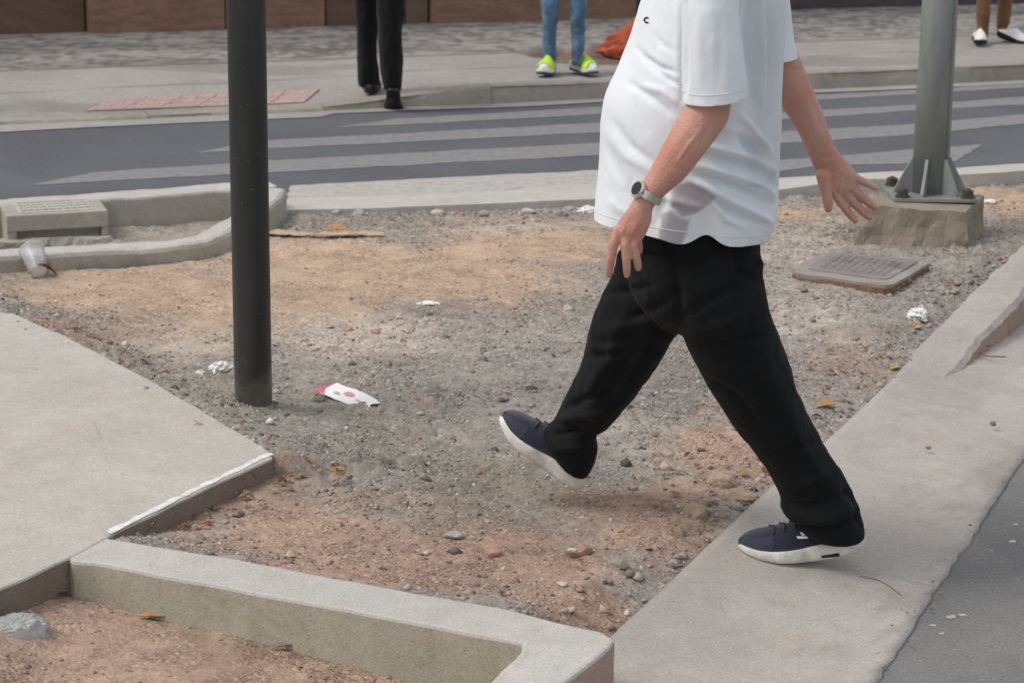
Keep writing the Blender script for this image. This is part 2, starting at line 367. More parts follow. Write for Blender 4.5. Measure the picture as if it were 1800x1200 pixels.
M['grey_print'] = plain('grey_print', (.45, .44, .46), .7, .2, 90)

# ================================================================ SETTING
# road: one sheet to the horizon
road = mesh('road', [(-250, -250, 0), (250, -250, 0), (250, 250, 0), (-250, 250, 0)], [(0, 1, 2, 3)], M['asphalt']); tag(road, kind='structure')

def ragged_poly(name, pxs, z, mat, parent=None, jit=.008, world=False, step=.04, seed=1):
    P = np.array([p if world else G(*p, z)[:2] for p in pxs]); P = resample(np.vstack([P, P[:1]]), step)[:-1]
    P = P + jit * np.stack([fbm(P * 9, 3, seed), fbm(P * 9 + 50, 3, seed + 3)], 1) * 2
    return mesh(name, [(x, y, z) for x, y in P], [tuple(range(len(P)))], mat, parent)
stripes = [  # outlines of the worn bars of the crossing
    [(505, 350), (760, 343), (1050, 322), (1230, 311), (1240, 290), (1050, 299), (505, 326)],
    [(1242, 310), (1380, 301), (1450, 291), (1520, 290), (1600, 287), (1682, 284), (1727, 253), (1610, 262), (1380, 281), (1252, 289)],
    [(58, 325), (480, 303), (1050, 273), (1380, 252), (1615, 236), (1800, 218), (1860, 196), (1615, 217), (1380, 231), (1050, 251), (480, 282), (160, 303)],
    [(340, 269), (480, 261), (1050, 233), (1380, 210), (1615, 194), (1800, 184), (1900, 165), (1800, 170), (1615, 184), (1380, 197), (1050, 216), (480, 246), (440, 250)],
    [(590, 224), (700, 220), (1050, 201), (1440, 175), (1615, 166), (1800, 154), (1900, 142), (1800, 146), (1615, 158), (1440, 167), (1050, 188), (700, 209)]]
for k, s in enumerate(stripes): ragged_poly('stripe', s, .002, M['paint_new'] if k == 0 else M['paint'], road, .012)
for x, y, r in [(1668, 1083, 9), (1640, 1098, 5), (1690, 1080, 7), (1785, 921, 4), (1780, 950, 6), (1745, 968, 3), (1655, 1112, 5)]:
    ragged_poly('paint_fleck', [(x + r * 1.6 * math.cos(t) * random.uniform(.5, 1.1), y + .45 * r * math.sin(t) * random.uniform(.6, 1.2)) for t in np.linspace(0, 6.28, 8)[:-1]], .0012, M['paint_new'], road, .004, step=.006)

def far_u(P):  # road frame: along / across
    c, s = math.cos(math.radians(20.5)), math.sin(math.radians(20.5)); d = P - np.array([0., 12.9]); return d[:, 0] * c + d[:, 1] * s, -d[:, 0] * s + d[:, 1] * c
cF, sF = math.cos(math.radians(20.5)), math.sin(math.radians(20.5))
def far_xy(u, v): return np.stack([u * cF - v * sF, 12.9 + u * sF + v * cF], -1)
def far_z(u, v):
    rampd = 1 - sstep(-1.35, -.1, u)                                      # dropped kerb towards the left
    return .018 + .080 * (1 - rampd * (1 - sstep(.1, 1.5, v)))
u = np.arange(-7, 9, .035); v = np.arange(.0, 4.2, .035); U, Vv = np.meshgrid(u, v)
pu, pv = U.ravel(), Vv.ravel(); XY = far_xy(pu, pv); Z = far_z(pu, pv)
pit = [G(880, 78, .13), G(1180, 62, .13), G(1190, 104, .13), G(1080, 104, .13), G(985, 101, .13)]
inp = inpoly(XY + .03 * np.stack([vn(XY * 6), vn(XY * 6 + 9)], 1), pit)
Z = Z + .004 * fbm(XY * 3, 3, 4) - inp * (.055 - .02 * fbm(XY * 14, 3, 8))
band = sstep(1.46, 1.53, pv + .02 * fbm(XY * 5, 2))
d1, d2, idv = worley(XY * np.array([14., 14.]), 3)
base = np.array([.36, .35, .335]) * (1 + .12 * fbm(XY * 1.7, 4, 2) + .1 * fbm(XY * 9, 3, 12))[:, None]
curve = fbm(XY * np.array([1.3, 1.6]), 2, 31); lines = np.exp(-(curve / .045) ** 2) * .8 + sstep(.18, .22, vn(XY * np.array([1.6, 2.4]), 77)) * .5
stone = np.where((idv < .25 + .5 * np.clip(lines, 0, 1))[:, None], np.array([.20, .195, .19]), np.array([.34, .33, .315])) * np.clip(.55 + (d2 - d1) * 3, .5, 1)[:, None]
cc = base * (1 - band[:, None]) + stone * band[:, None]
joint = np.exp(-((pv - 1.44) / .03) ** 2) + .6 * np.exp(-((pv - .78 + .06 * np.sin(pu)) / .014) ** 2) * (pu > -9)
cc *= (1 - .55 * np.clip(joint, 0, 1))[:, None]
patch = sstep(.1, .3, fbm(XY * np.array([.9, 2.2]), 3, 55)); cc *= (1 - .22 * patch)[:, None]
cc = np.where(inp[:, None], np.array([.20, .15, .125]) * (1 + .5 * fbm(XY * 20, 3, 5))[:, None], cc)
nu, nv = len(u), len(v); idx = np.arange(nu * nv).reshape(nv, nu)
q = np.stack([idx[:-1, :-1], idx[:-1, 1:], idx[1:, 1:], idx[1:, :-1]], -1).reshape(-1, 4)
fp = fast_mesh('far_pavement', np.c_[XY, Z], q, M['pave_far'], smooth=True); set_col(fp.data, cc); tag(fp, kind='structure')
# kerb stones of the far pavement
fk = empty('far_kerb'); tag(fk, kind='structure')
for k, u0 in enumerate(np.arange(-7, 9, .98)):
    ups = np.linspace(u0, u0 + .974, 24); prof = [(-.012, -.05), (-.006, .5), (.002, .86), (.02, 1.0), (.12, 1.0), (.12, -.05)]
    V, Fc = [], []
    for i, uu in enumerate(ups):
        zt = float(far_z(np.array([uu]), np.array([.0]))[0]) + .006; w = .008 * math.sin(uu * 5 + k) + .006 * random.random()
        for dv, hz in prof: V.append((*far_xy(uu, dv - .004 + (w if hz < 1 else w * .4)), max(zt * hz + .003 * random.uniform(-1, 1), -.02)))
    m = len(prof)
    for i in range(len(ups) - 1):
        for j in range(m - 1): Fc.append((i * m + j, (i + 1) * m + j, (i + 1) * m + j + 1, i * m + j + 1))
    Fc += [tuple(range(m)), tuple((len(ups) - 1) * m + j for j in range(m - 1, -1, -1))]
    mesh('kerb_stone', V, Fc, M['conc_kold'], fk, False)
# pale dust-covered gutter strip at the foot of the far kerb
gv, gf = [], []
for i, uu in enumerate(np.arange(-7, 9, .1)):
    w = .13 + .03 * vn(np.array([[uu * 1.3, 2.]]))[0] + (.10 if uu < -1.2 else 0)
    gv += [(*far_xy(uu, -.006), .006), (*far_xy(uu, -w), .0045)]
    if i: gf.append((2 * i - 2, 2 * i - 1, 2 * i + 1, 2 * i))
tag(mesh('far_gutter', gv, gf, M['conc_far']), kind='structure')
# tactile paving: ribbed reddish tiles
M['tactile'] = plain('tactile_tile', (.50, .375, .36), .9, .25, 25)
tp = empty('tactile_paving', tuple(G(350, 170, .06))); tag(tp, 'strip of faded red ribbed tactile tiles on the far dropped kerb', 'tactile paving')
A, B, Cc, D = [G(150, 187, .05)[:2], G(535, 173, .05)[:2], G(563, 151, .07)[:2], G(200, 164, .07)[:2]]
NT, NR = 6, 3
def bil(s, t): return (1 - t) * ((1 - s) * A + s * B) + t * ((1 - s) * D + s * Cc)
for i in range(NT):
    for j in range(NR):
        parts = []
        def add(s0, s1, t0, t1, h):
            P = [bil(s0, t0), bil(s1, t0), bil(s1, t1), bil(s0, t1)]; z = []
            for p in P:
                uu, vv2 = far_u(p[None]); z.append(float(far_z(uu, vv2)[0]) + .004)
            parts.append(([(*p, zz) for p, zz in zip(P, z)] + [(*p, zz + h) for p, zz in zip(P, z)], [(4, 5, 6, 7), (0, 1, 5, 4), (1, 2, 6, 5), (2, 3, 7, 6), (3, 0, 4, 7)]))
        s0, s1, t0, t1 = (i + .015) / NT, (i + .985) / NT, (j + .02) / NR, (j + .98) / NR
        add(s0, s1, t0, t1, .003)
        for k in range(6):
            e = (s1 - s0) / 6; add(s0 + e * (k + .22), s0 + e * (k + .78), t0 + .02, t1 - .02, .0055)
        mesh('tile', *merge(parts), M['tactile'], tp)

# ---- the building across the street: stone-clad plinth
def stone_mat(name, a, b2):
    m, nt, b = nodes(name); P = coord(nt); n = tex_noise(nt, vscale(nt, P, (1, 1, 4)), 6, 8, .65, .6); f = tex_noise(nt, P, 60, 5, .7)
    c = mixc(nt, .6, ramp(nt, n, [(.3, a), (.7, b2)]), ramp(nt, f, [(.3, (.7,) * 3), (.7, (1.25,) * 3)]), 'MULTIPLY')
    nt.links.new(c, b.inputs['Base Color']); b.inputs['Roughness'].default_value = .6; bump(nt, b, f, .3, .003); return m
M['stone_a'] = stone_mat('brown_stone', (.165, .092, .06), (.285, .172, .118)); M['stone_b'] = stone_mat('dark_brown_stone', (.095, .052, .032), (.17, .098, .064))
M['stone_c'] = stone_mat('olive_brown_stone', (.10, .07, .045), (.17, .12, .08)); M['purple_wall'] = stone_mat('purple_grey_wall', (.05, .035, .045), (.10, .075, .09))
bA = G(0, 56, .13)[:2]; bB = G(1120, 24, .13)[:2]; bd = (bB - bA) / np.linalg.norm(bB - bA); bn = np.array([-bd[1], bd[0]])
bl = empty('building', (*(bA + bd * 2), .13)); tag(bl, 'brown stone-clad building front across the street, only its foot in view', 'building')
def along(px): # distance along the facade where the photo column px meets it
    d = ray(px, 45)[:2]; t = np.linalg.solve(np.stack([d, -bd], 1), bA - CAMP[:2]); return t[1]
def panel(name, s0, s1, off, z0, z1, mat, th=.12):
    a, b_ = bA + bd * s0, bA + bd * s1; v = []
    for p in (a, b_):
        for o_ in (off, off + th):
            for z in (z0, z1): v.append((*(p + bn * o_), z))
    o = mesh(name, v, [(0, 1, 3, 2), (4, 6, 7, 5), (0, 4, 5, 1), (2, 3, 7, 6), (0, 2, 6, 4), (1, 5, 7, 3)], mat, bl); return bevel_mesh(o, .004, 1)
xs = [(-900, -420, 0, 'stone_a'), (-420, -120, .1, 'stone_b'), (-120, 154, .10, 'stone_b'), (156, 396, 0, 'stone_a'), (398, 574, .03, 'stone_a'), (576, 716, .05, 'stone_b'), (717, 757, .05, 'stone_c'), (759, 1118, .0, 'stone_a')]
for x0, x1, off, mt in xs:
    for zz in range(4): panel('stone_panel', along(x0) + .002, along(x1) - .002, off, .09 + zz * .72, .09 + zz * .72 + .715, M[mt])
panel('wall', along(-900), along(1118), .16, .05, 3.6, M['stone_b'], .3)
panel('wall', along(1119), along(2600), .35, .05, 3.6, M['purple_wall'], .3)
panel('door_jamb', along(1119), along(1128), .06, .1, 2.4, M['purple_wall'], .3)
panel('plinth', along(1300), along(2600), .22, .05, .33, M['purple_wall'], .13)
panel('cornice', along(-900), along(1119), -.08, 2.98, 3.2, M['stone_a'], .24)

# ---- near kerbs and gutter
def sweep(name, path, prof, mat, parent=None, step=.03, jit=.003, smooth=False, seed=0, tip=True):
    """path rows: x, y, z of kerb top line; prof: (offset to the left of travel, height relative to path z)"""
    P = resample(path, step); T = np.gradient(P[:, :2], axis=0); T /= np.linalg.norm(T, axis=1)[:, None]; N = np.stack([-T[:, 1], T[:, 0]], 1)
    V, Fc = [], []; m = len(prof)
    for i in range(len(P)):
        for j, (o_, h) in enumerate(prof):
            p = np.array([*(P[i, :2] + N[i] * o_), P[i, 2] + h if h > -5 else h + 10])
            V.append(p)
    V = np.array(V); V += jit * np.stack([fbm(V * 12, 3, seed + 1), fbm(V * 12 + 31, 3, seed + 2), .7 * fbm(V * 10 + 77, 3, seed + 3)], 1) * 2
    V += jit * .5 * rng.uniform(-1, 1, V.shape) * .6
    for i in range(len(P) - 1):
        for j in range(m - 1): Fc.append((i * m + j, (i + 1) * m + j, (i + 1) * m + j + 1, i * m + j + 1))
    Fc += [tuple(range(m)), tuple((len(P) - 1) * m + j for j in range(m - 1, -1, -1))]
    return mesh(name, V, Fc, mat, parent, smooth)
def kprof(w, h, r=.012):   # kerb block profile from left foot over the top to the right foot
    out = [(w, -h), (w, -h * .5), (w, -r), (w - r * .4, -r * .35), (w - r, 0), (w * .5, .001), (r, 0), (r * .4, -r * .35), (0, -r), (0, -h * .5), (0, -h)]
    return out
def Gz(x, y, z): return [*G(x, y, z)[:2], z]

# gutter between the dirt and the far road
gi = chaikin([G(500, 370, .10)[:2], G(760, 363, .10)[:2], G(1050, 350, .10)[:2], G(1250, 343, .1)[:2], G(1375, 336, .10)[:2], G(1450, 322, .12)[:2], G(1600, 314, .13)[:2], G(1800, 300, .13)[:2], G(2000, 290, .13)[:2]], 2)
go = chaikin([G(500, 350, .01)[:2], G(760, 343, .01)[:2], G(1050, 322, .01)[:2], G(1250, 318, .01)[:2], G(1375, 314, .01)[:2], G(1450, 309, .01)[:2], G(1600, 302, .01)[:2], G(1800, 289, .01)[:2], G(2000, 280, .01)[:2]], 2)
gi, go = resample(gi, .03), resample(go, .03); n = min(len(gi), len(go)); gi = gi[np.linspace(0, len(gi) - 1, n).astype(int)]; go = go[np.linspace(0, len(go) - 1, n).astype(int)]
V, Fc = [], []; ts = [-.0, 0, .06, .22, .42, .52, .56, .8, 1.0]
for i in range(n):
    zt = .105 + .03 * sstep(1.0, 1.6, gi[i][0])
    zz = [.0, zt - .004, zt, zt - .004, zt * .72, zt * .40, zt * .33, .03, .012]
    for j, t in enumerate(ts):
        p = gi[i] * (1 - t) + go[i] * t; jn = .004 * fbm(np.array([[*(p * 7), j * .3]]), 3)[0]
        V.append((p[0] + jn, p[1] + jn * 2, zz[j] + jn * .7))
m = len(ts)
for i in range(n - 1):
    for j in range(m - 1): Fc.append((i * m + j, (i + 1) * m + j, (i + 1) * m + j + 1, i * m + j + 1))
tag(mesh('gutter', V, Fc, M['conc_kerb'], smooth=False), kind='structure')

# planter-like kerb ring on the left with its inlet box
K1 = [Gz(-220, 372, .20), Gz(0, 362, .2), Gz(180, 350, .20), Gz(410, 333, .20), Gz(487, 327, .20)]
kerb_b = sweep('back_kerb', np.array(K1), kprof(.15, .2), M['conc_beige'], None, seed=4, jit=.004); tag(kerb_b, kind='structure')
K2 = chaikin(np.array([Gz(-220, 462, .165), Gz(0, 449, .165), Gz(200, 438, .165), Gz(345, 430, .165), Gz(405, 408, .17), Gz(470, 366, .185), Gz(498, 342, .197), Gz(503, 330, .197)]), 2)
kerb_c = sweep('front_kerb', K2, kprof(.11, .2, .02), M['conc_beige'], None, seed=9, jit=.005); tag(kerb_c, kind='structure')
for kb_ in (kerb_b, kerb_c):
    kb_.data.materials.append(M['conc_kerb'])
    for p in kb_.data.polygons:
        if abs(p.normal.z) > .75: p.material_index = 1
ib = empty('storm_drain_box', tuple(G(100, 400, .08))); tag(ib, 'weathered square concrete drain box with slotted lid beside the kerb', 'drain box')
c0, c1, c3 = G(11, 379, .2)[:2], G(190, 369, .2)[:2], G(3, 350, .2)[:2]
ex = c1 - c0; ey = c3 - c0; ey = ey - ex * (ey @ ex) / (ex @ ex) + ex * .03
def ibp(a, b_, z): return (*(c0 + ex * a + ey * b_), z)
def ibox(name, a0, a1, b0, b1, z0, z1, mat, parent=ib, bev=.005):
    v = [ibp(a, b_, z) for a in (a0, a1) for b_ in (b0, b1) for z in (z0, z1)]
    return bevel_mesh(mesh(name, v, box_vf(0, 1, 0, 1, 0, 1)[1], mat, parent), bev, 2)
ibox('cover_slab', 0, 1, 0, 1, .135, .198, M['conc_beige'])
for a0, a1 in ((0, .1), (.93, 1)): ibox('side_wall', a0 + .002, a1 - .002, .02, .98, .06, .137, M['conc_beige'])
ibox('inner_wall', .09, .94, .12, .2, .05, .137, M['conc_beige'])
ibox('dark_sump', .1, .93, .2, .95, .05, .13, M['dark'])
v, f = [], []
lid_parts = []
for a in np.linspace(.16, .80, 10):
    for b_ in np.linspace(.18, .62, 4):
        vv = [ibp(a + da, b_ + db, z) for da in (0, .048) for db in (0, .09) for z in (.196, .2065)]; lid_parts.append((vv, box_vf(0, 1, 0, 1, 0, 1)[1]))
vv = [ibp(a, b_, z) for a in (.13, .87) for b_ in (.1, .78) for z in (.190, .2005)]; lid_parts.append((vv, box_vf(0, 1, 0, 1, 0, 1)[1]))
mesh('slotted_lid', *merge(lid_parts), M['conc_kerb'], ib)

V = [ibp(a, b_, 0)[:2] for a, b_ in ((-.12, -.16), (1.04, -.12), (1.06, .1), (-.1, .1))]
def ragblock(P, z0, z1, seed, jit):
    P = resample(np.vstack([P, P[:1]]), .02)[:-1]; W = []
    for h, k in ((0, 1.05), (.6, 1.0), (1, .93)): c_ = P.mean(0); W += [(*(c_ + (p_ - c_) * k), z0 + (z1 - z0) * h) for p_ in P]
    W = np.array(W); n = len(P); W += jit * 2 * np.stack([fbm(W * 25, 3, seed), fbm(W * 25 + 7, 3, seed + 1), fbm(W * 25 + 3, 3, seed + 2)], 1)
    return W, [(i * n + k, i * n + (k + 1) % n, (i + 1) * n + (k + 1) % n, (i + 1) * n + k) for i in range(2) for k in range(n)] + [tuple(2 * n + k for k in range(n))]
mesh('crumbled_mortar', *ragblock(np.array(V), .04, .105, 5, .012), M['conc_beige'], ib)
# slab of the left pavement
def slab(name, poly, z, thick, mat, bev=.006, jit=.004, seed=3, side=None):
    P = resample(np.vstack([poly, poly[:1]]), .05)[:-1]; P = P + jit * 2 * np.stack([fbm(P * 8, 3, seed), fbm(P * 8 + 40, 3, seed)], 1)
    bm = bmesh.new(); vt = [bm.verts.new((*p, z)) for p in P]; vb = [bm.verts.new((*p, z - thick)) for p in P]; n = len(P)
    top = bm.faces.new(vt)
    for i in range(n): bm.faces.new((vt[i], vb[i], vb[(i + 1) % n], vt[(i + 1) % n]))
    bmesh.ops.recalc_face_normals(bm, faces=bm.faces)
    bmesh.ops.bevel(bm, geom=[e for e in top.edges], offset=bev, segments=2, profile=.5, affect='EDGES')
    bmesh.ops.recalc_face_normals(bm, faces=bm.faces)
    me = bpy.data.meshes.new(name); bm.to_mesh(me); bm.free(); o = obj_me(name, me, mat)
    if side:
        for m_ in side: me.materials.append(m_)
        for p in me.polygons:
            if abs(p.normal.z) < .3: p.material_index = 2 if (len(side) > 1 and p.normal.x > .5) else 1
    return o
LZ = .16
lp = np.array([G(*p, LZ)[:2] for p in [(-60, 505), (0, 540), (110, 588), (250, 660), (340, 712), (440, 772), (484, 800), (330, 872), (190, 942), (150, 966), (107, 988), (0, 1034), (-120, 1085)]])
lp = np.vstack([lp, [-3.2, 4.2], [-3.2, 8.2]])
tag(slab('left_pavement', lp, LZ, .16, M['conc_slab'], .006, .005, side=[M['conc_mud']]), kind='structure')
wl = [G(x, y, LZ)[:2] for x, y in ((478, 798), (330, 868), (192, 938))]; wl = resample(wl, .02); dn = np.array([-.62, .42]) / .75; V, Fc = [], []
for i, p in enumerate(wl):
    w = .010 + .005 * vn(np.array([[i * .7, 1.]]))[0] + .004 * vn(np.array([[i * 2.7, 5.]]))[0]; e = -.003 * vn(np.array([[i * 1.1, 9.]]))[0]
    V += [(*(p - dn * (.006 + e)), LZ + .0015), (*(p + dn * w), LZ + .0042)]
    if i: Fc.append((2 * i - 2, 2 * i - 1, 2 * i + 1, 2 * i))
tag(mesh('painted_edge_line', V, Fc, M['white_line']), kind='structure')
# L-shaped kerb in the foreground
KZ = .157
outer = [(150, 938), (196, 946), (292, 962), (417, 981), (554, 1010), (700, 1034), (883, 1067), (987, 1092), (1071, 1110), (1084, 1124), (1030, 1168), (992, 1200), (920, 1262)]
inner = [(790, 1262), (858, 1200), (905, 1152), (925, 1132), (825, 1112), (700, 1086), (458, 1043), (317, 1017), (175, 988), (112, 984)]
kl = np.array([G(*p, KZ)[:2] for p in outer + inner])
fkerb = slab('foreground_kerb', kl, KZ, .18, M['conc_kerb'], .008, .005, 11, side=[M['conc_old'], M['conc_red']]); tag(fkerb, kind='structure')

# right-hand gutter slab that slopes to the asphalt, with the kerb that rises out of it
SL = np.array([G(900, 1262, .03)[:2] - [.55, 1.5], G(900, 1262, .03)[:2] - [.1, .3], G(1072, 1112, .045)[:2], G(1180, 1012, .07)[:2], G(1360, 852, .09)[:2], G(1450, 772, .10)[:2], G(1560, 672, .1)[:2], G(1660, 560, .1)[:2], G(1800, 428, .1)[:2], G(1960, 320, .1)[:2]])
SR = np.array([G(x, y, 0)[:2] for x, y in ((1180, 1950), (1440, 1352), (1541, 1200), (1616, 1086), (1707, 945), (1802, 800), (1900, 672), (2010, 560), (2150, 450), (2350, 350))])
SLr, SRr = resample(chaikin(SL, 2), .03), resample(chaikin(SR, 2), .03); n = 190
SLr = SLr[np.linspace(0, len(SLr) - 1, n).astype(int)]; SRr = SRr[np.linspace(0, len(SRr) - 1, n).astype(int)]
def slab_zl(Y): return .03 + .062 * sstep(4.35, 5.7, Y) 
V, Fc = [], []; ts = np.r_[0, np.linspace(0, 1, 22), 1.0]
for i in range(n):
    e = .006 * fbm(np.array([[i * .11, 3.]]), 3)[0] + .006 * fbm(np.array([[i * .55, 8.]]), 2)[0] + .004 * random.uniform(-1, 1); zl = float(slab_zl(SLr[i][1]))
    for j, t in enumerate(ts):
        p = SLr[i] * (1 - t) + (SRr[i] + [e, 0]) * t
        z = zl * (1 - t) + .007 * t + .0015 * fbm(np.array([p * 3]), 2, 6)[0]
        if j == 0 or j == len(ts) - 1: z = -.01
        V.append((p[0], p[1], z))
m = len(ts)
for i in range(n - 1):
    for j in range(m - 1): Fc.append((i * m + j, i * m + j + 1, (i + 1) * m + j + 1, (i + 1) * m + j))
rs = mesh('right_gutter_slab', V, Fc, M['conc_gutter'], smooth=True); tag(rs, kind='structure')
vv_ = co(rs.data); tt_ = np.tile(ts, n); Pn = vv_[:, :2]; wr_ = sstep(.80, 1.08, tt_ + .45 * fbm(Pn * 6, 4, 51) + .30 * fbm(Pn * 28, 3, 52)); sm_ = .22 * sstep(.0, .35, fbm(Pn * np.array([2.2, 1.2]), 4, 53)); set_col(rs.data, (1 - np.clip(wr_ * .20 + sm_ * .3, 0, .75))[:, None] * np.array([1, 1, 1.]) , 'Wear')
def slab_z(x, y):
    i = int(np.argmin(np.abs(SLr[:, 1] * 1.0 - y))); zl = float(slab_zl(y)); w = SRr[i][0] - SLr[i][0]; t = (x - SLr[i][0]) / max(w, .1)
    return zl * (1 - t) + .014 * t
kp = [];
for (x, y, z) in [(1380, 830, .030), (1480, 742, .048), (1560, 668, .066), (1600, 624, .088), (1640, 580, .120), (1690, 530, .152), (1740, 480, .170), (1800, 424, .180), (1900, 352, .182), (2050, 270, .182)]: kp.append(Gz(x, y, z))
kp = chaikin(np.array(kp), 2)
rk = sweep('right_kerb', kp[::-1], [(.175, -.2), (.172, -.08), (.166, -.02), (.150, -.004), (.08, .002), (.012, -.002), (0, -.012), (0, -.2)], M['conc_gutter2'], None, .025, .006, seed=21)
rk.data.materials.append(M['conc_red'])
for p in rk.data.polygons:
    if abs(p.normal.z) < .45: p.material_index = 1
tag(rk, kind='structure')

# ---- dirt
def zone(px, blobs):
    r = np.zeros(len(px))
    for cx, cy, rx, ry, a in blobs: r = np.maximum(r, a * np.exp(-(((px[:, 0] - cx) / rx) ** 2 + ((px[:, 1] - cy) / ry) ** 2)))
    return r
TAN = [(200, 505, 260, 50, 1.2), (430, 540, 300, 75, 1.2), (650, 490, 360, 50, 1.3), (930, 435, 280, 34, 1.2), (560, 450, 240, 45, 1.2), (1730, 345, 130, 30, 1.2), (1400, 375, 90, 30, .9), (1000, 385, 320, 26, .8), (300, 600, 180, 40, .8)]
RED = [(560, 940, 260, 75, 1.1), (850, 975, 270, 80, 1.15), (700, 1020, 300, 50, 1.2), (1000, 1060, 170, 60, 1.2), (1285, 790, 95, 75, 1.1), (430, 880, 130, 60, 1), (1130, 900, 170, 70, 1), (1480, 640, 140, 50, .7), (150, 610, 150, 40, .7), (1220, 850, 120, 80, .8), (330, 930, 90, 40, 1)]
PALE = [(620, 590, 190, 40, 1), (330, 610, 140, 34, .8), (1090, 720, 60, 60, .3), (950, 395, 240, 18, .7), (1420, 430, 120, 45, .7), (1400, 560, 160, 80, .6), (900, 560, 200, 50, .35)]
OLIVE = [(880, 850, 170, 45, 1), (420, 700, 70, 50, .7), (700, 790, 200, 70, .45), (500, 820, 80, 50, .4)]
def dirt_z(P):
    px = proj(np.c_[P, np.full(len(P), .1)])
    z = .098 + .020 * fbm(P * 1.4, 3, 2) + .007 * fbm(P * 6, 3, 3)
    z -= .03 * sstep(8.2, 9.6, P[:, 1])
    z += .046 * np.exp(-((P[:, 1] - 4.525 + .443 * P[:, 0]) / .16) ** 2) * sstep(.2, 0, P[:, 0])
    z += .05 * np.exp(-(((P[:, 0] + 1.659) * .823 - (7.161 - P[:, 1]) * .568) / .16) ** 2) * (P[:, 1] > 5.6)
    z += .026 * np.exp(-((P[:, 0] + .725) ** 2 + (P[:, 1] - 6.16) ** 2) / .014)
    dd = np.interp(P[:, 1], SLr[:, 1], SLr[:, 0]) - P[:, 0] + .012 * fbm(P * 9, 3, 90)
    zt = np.minimum(slab_zl(P[:, 1]), .09) - .012; z = zt + (z - zt) * sstep(-.02, .14, dd) - .05 * sstep(0, -.05, dd)
    return z, px
def build_dirt(name, poly, x0, x1, y0, y1, step, zfun, rough_mul=1.0, redonly=False):
    xs, ys = np.arange(x0, x1, step), np.arange(y0, y1, step); X, Y = np.meshgrid(xs, ys); P = np.c_[X.ravel(), Y.ravel()]
    keep = inpoly(P, poly); nx, ny = len(xs), len(ys); k2 = keep.reshape(ny, nx); fm = k2[:-1, :-1] & k2[:-1, 1:] & k2[1:, 1:] & k2[1:, :-1]
    idx = np.arange(nx * ny).reshape(ny, nx); q = np.stack([idx[:-1, :-1], idx[:-1, 1:], idx[1:, 1:], idx[1:, :-1]], -1)[fm]
    used = np.unique(q); remap = np.full(nx * ny, -1); remap[used] = np.arange(len(used)); q = remap[q]; P = P[used]
    z, px = zfun(P); wp = px + 38 * np.stack([fbm(P * 2.6, 4, 40), .7 * fbm(P * 2.6 + 9, 4, 41)], 1) + 22 * np.stack([fbm(P * 11, 3, 44), .6 * fbm(P * 11 + 5, 3, 45)], 1)
    if redonly: tn, rd, pl, ol = np.zeros(len(P)), np.ones(len(P)), np.zeros(len(P)), np.clip(fbm(P * 5, 3) * 1.2, 0, 1)
    else: tn, rd, pl, ol = zone(wp, TAN), zone(wp, RED), zone(wp, PALE), zone(wp, OLIVE)
    tn, rd, pl = sstep(.15, 1.0, tn + .35 * fbm(P * 7, 4, 33)), sstep(.15, 1.0, rd + .45 * fbm(P * 7, 4, 35)), sstep(.1, .9, pl)
    soil = np.clip(np.maximum(tn * .95, rd * .75) , 0, 1); gr = 1 - soil
    a1, b1, i1 = worley(P * 34 + .5 * np.stack([fbm(P * 30), fbm(P * 30 + 4)], 1), 1); a2, b2, i2 = worley(P * 62, 2); a3, b3, i3 = worley(P * 15, 4)
    cl = .007 * (i1 - .3) * sstep(0, .35, b1 - a1) * (i1 > .45) + .0035 * (i2 - .3) * sstep(0, .3, b2 - a2) + .006 * (i3 > .88) * sstep(0, .3, b3 - a3)
    patchy = .45 + .8 * sstep(-.25, .3, fbm(P * 3.3, 3, 61))
    z = z + rough_mul * 1.35 * cl * (gr * patchy + .22 * rd + .05 + .16 * sstep(.1, .4, fbm(P * 5, 3, 71))) + .003 * fbm(P * 40, 2, 8) * (.4 + gr)
    c = np.array([.335, .306, .275]) * np.ones((len(P), 1))
    c = c * (1 - tn[:, None]) + tn[:, None] * np.array([.52, .385, .285])
    c = c * (1 - rd[:, None]) + rd[:, None] * np.array([.42, .298, .232])
    c = c * (1 - pl[:, None] * .85) + pl[:, None] * .85 * np.array([.52, .455, .395])
    c = c * (1 - ol[:, None] * .55) + ol[:, None] * .55 * np.array([.22, .19, .135])
    c *= (1 + .16 * fbm(P * 2, 4, 9) + .22 * fbm(P * 16, 3, 10))[:, None]
    c *= (1 + gr[:, None] * (.16 * (i1 - .5) + .14 * (i2 - .5))[:, None])
    # crumb cells vary in tone; the dirt material darkens towards their edges
    o = fast_mesh(name, np.c_[P, z], q, M['dirt'], smooth=False); set_col(o.data, np.clip(c, .01, .8)); tag(o, kind='structure'); return o
dpx = [(-60, 466), (0, 474), (200, 474), (345, 458), (410, 425), (490, 372), (500, 350), (760, 352), (1050, 342), (1250, 336), (1375, 328), (1450, 312), (1600, 304), (1800, 292), (1960, 290), (1990, 330), (1850, 424), (1710, 560), (1600, 672), (1490, 772), (1400, 852), (1220, 1012), (1106, 1112), (1040, 1160), (880, 1132), (700, 1098), (450, 1056), (230, 1020), (100, 1005), (200, 900), (360, 812), (300, 772), (200, 720), (110, 668), (0, 605), (-60, 570)]
dpoly = np.array([G(*p, .1)[:2] for p in dpx])
dirt = build_dirt('dirt_ground', dpoly, -2.5, 2.9, 4.2, 10.6, .0085, dirt_z)
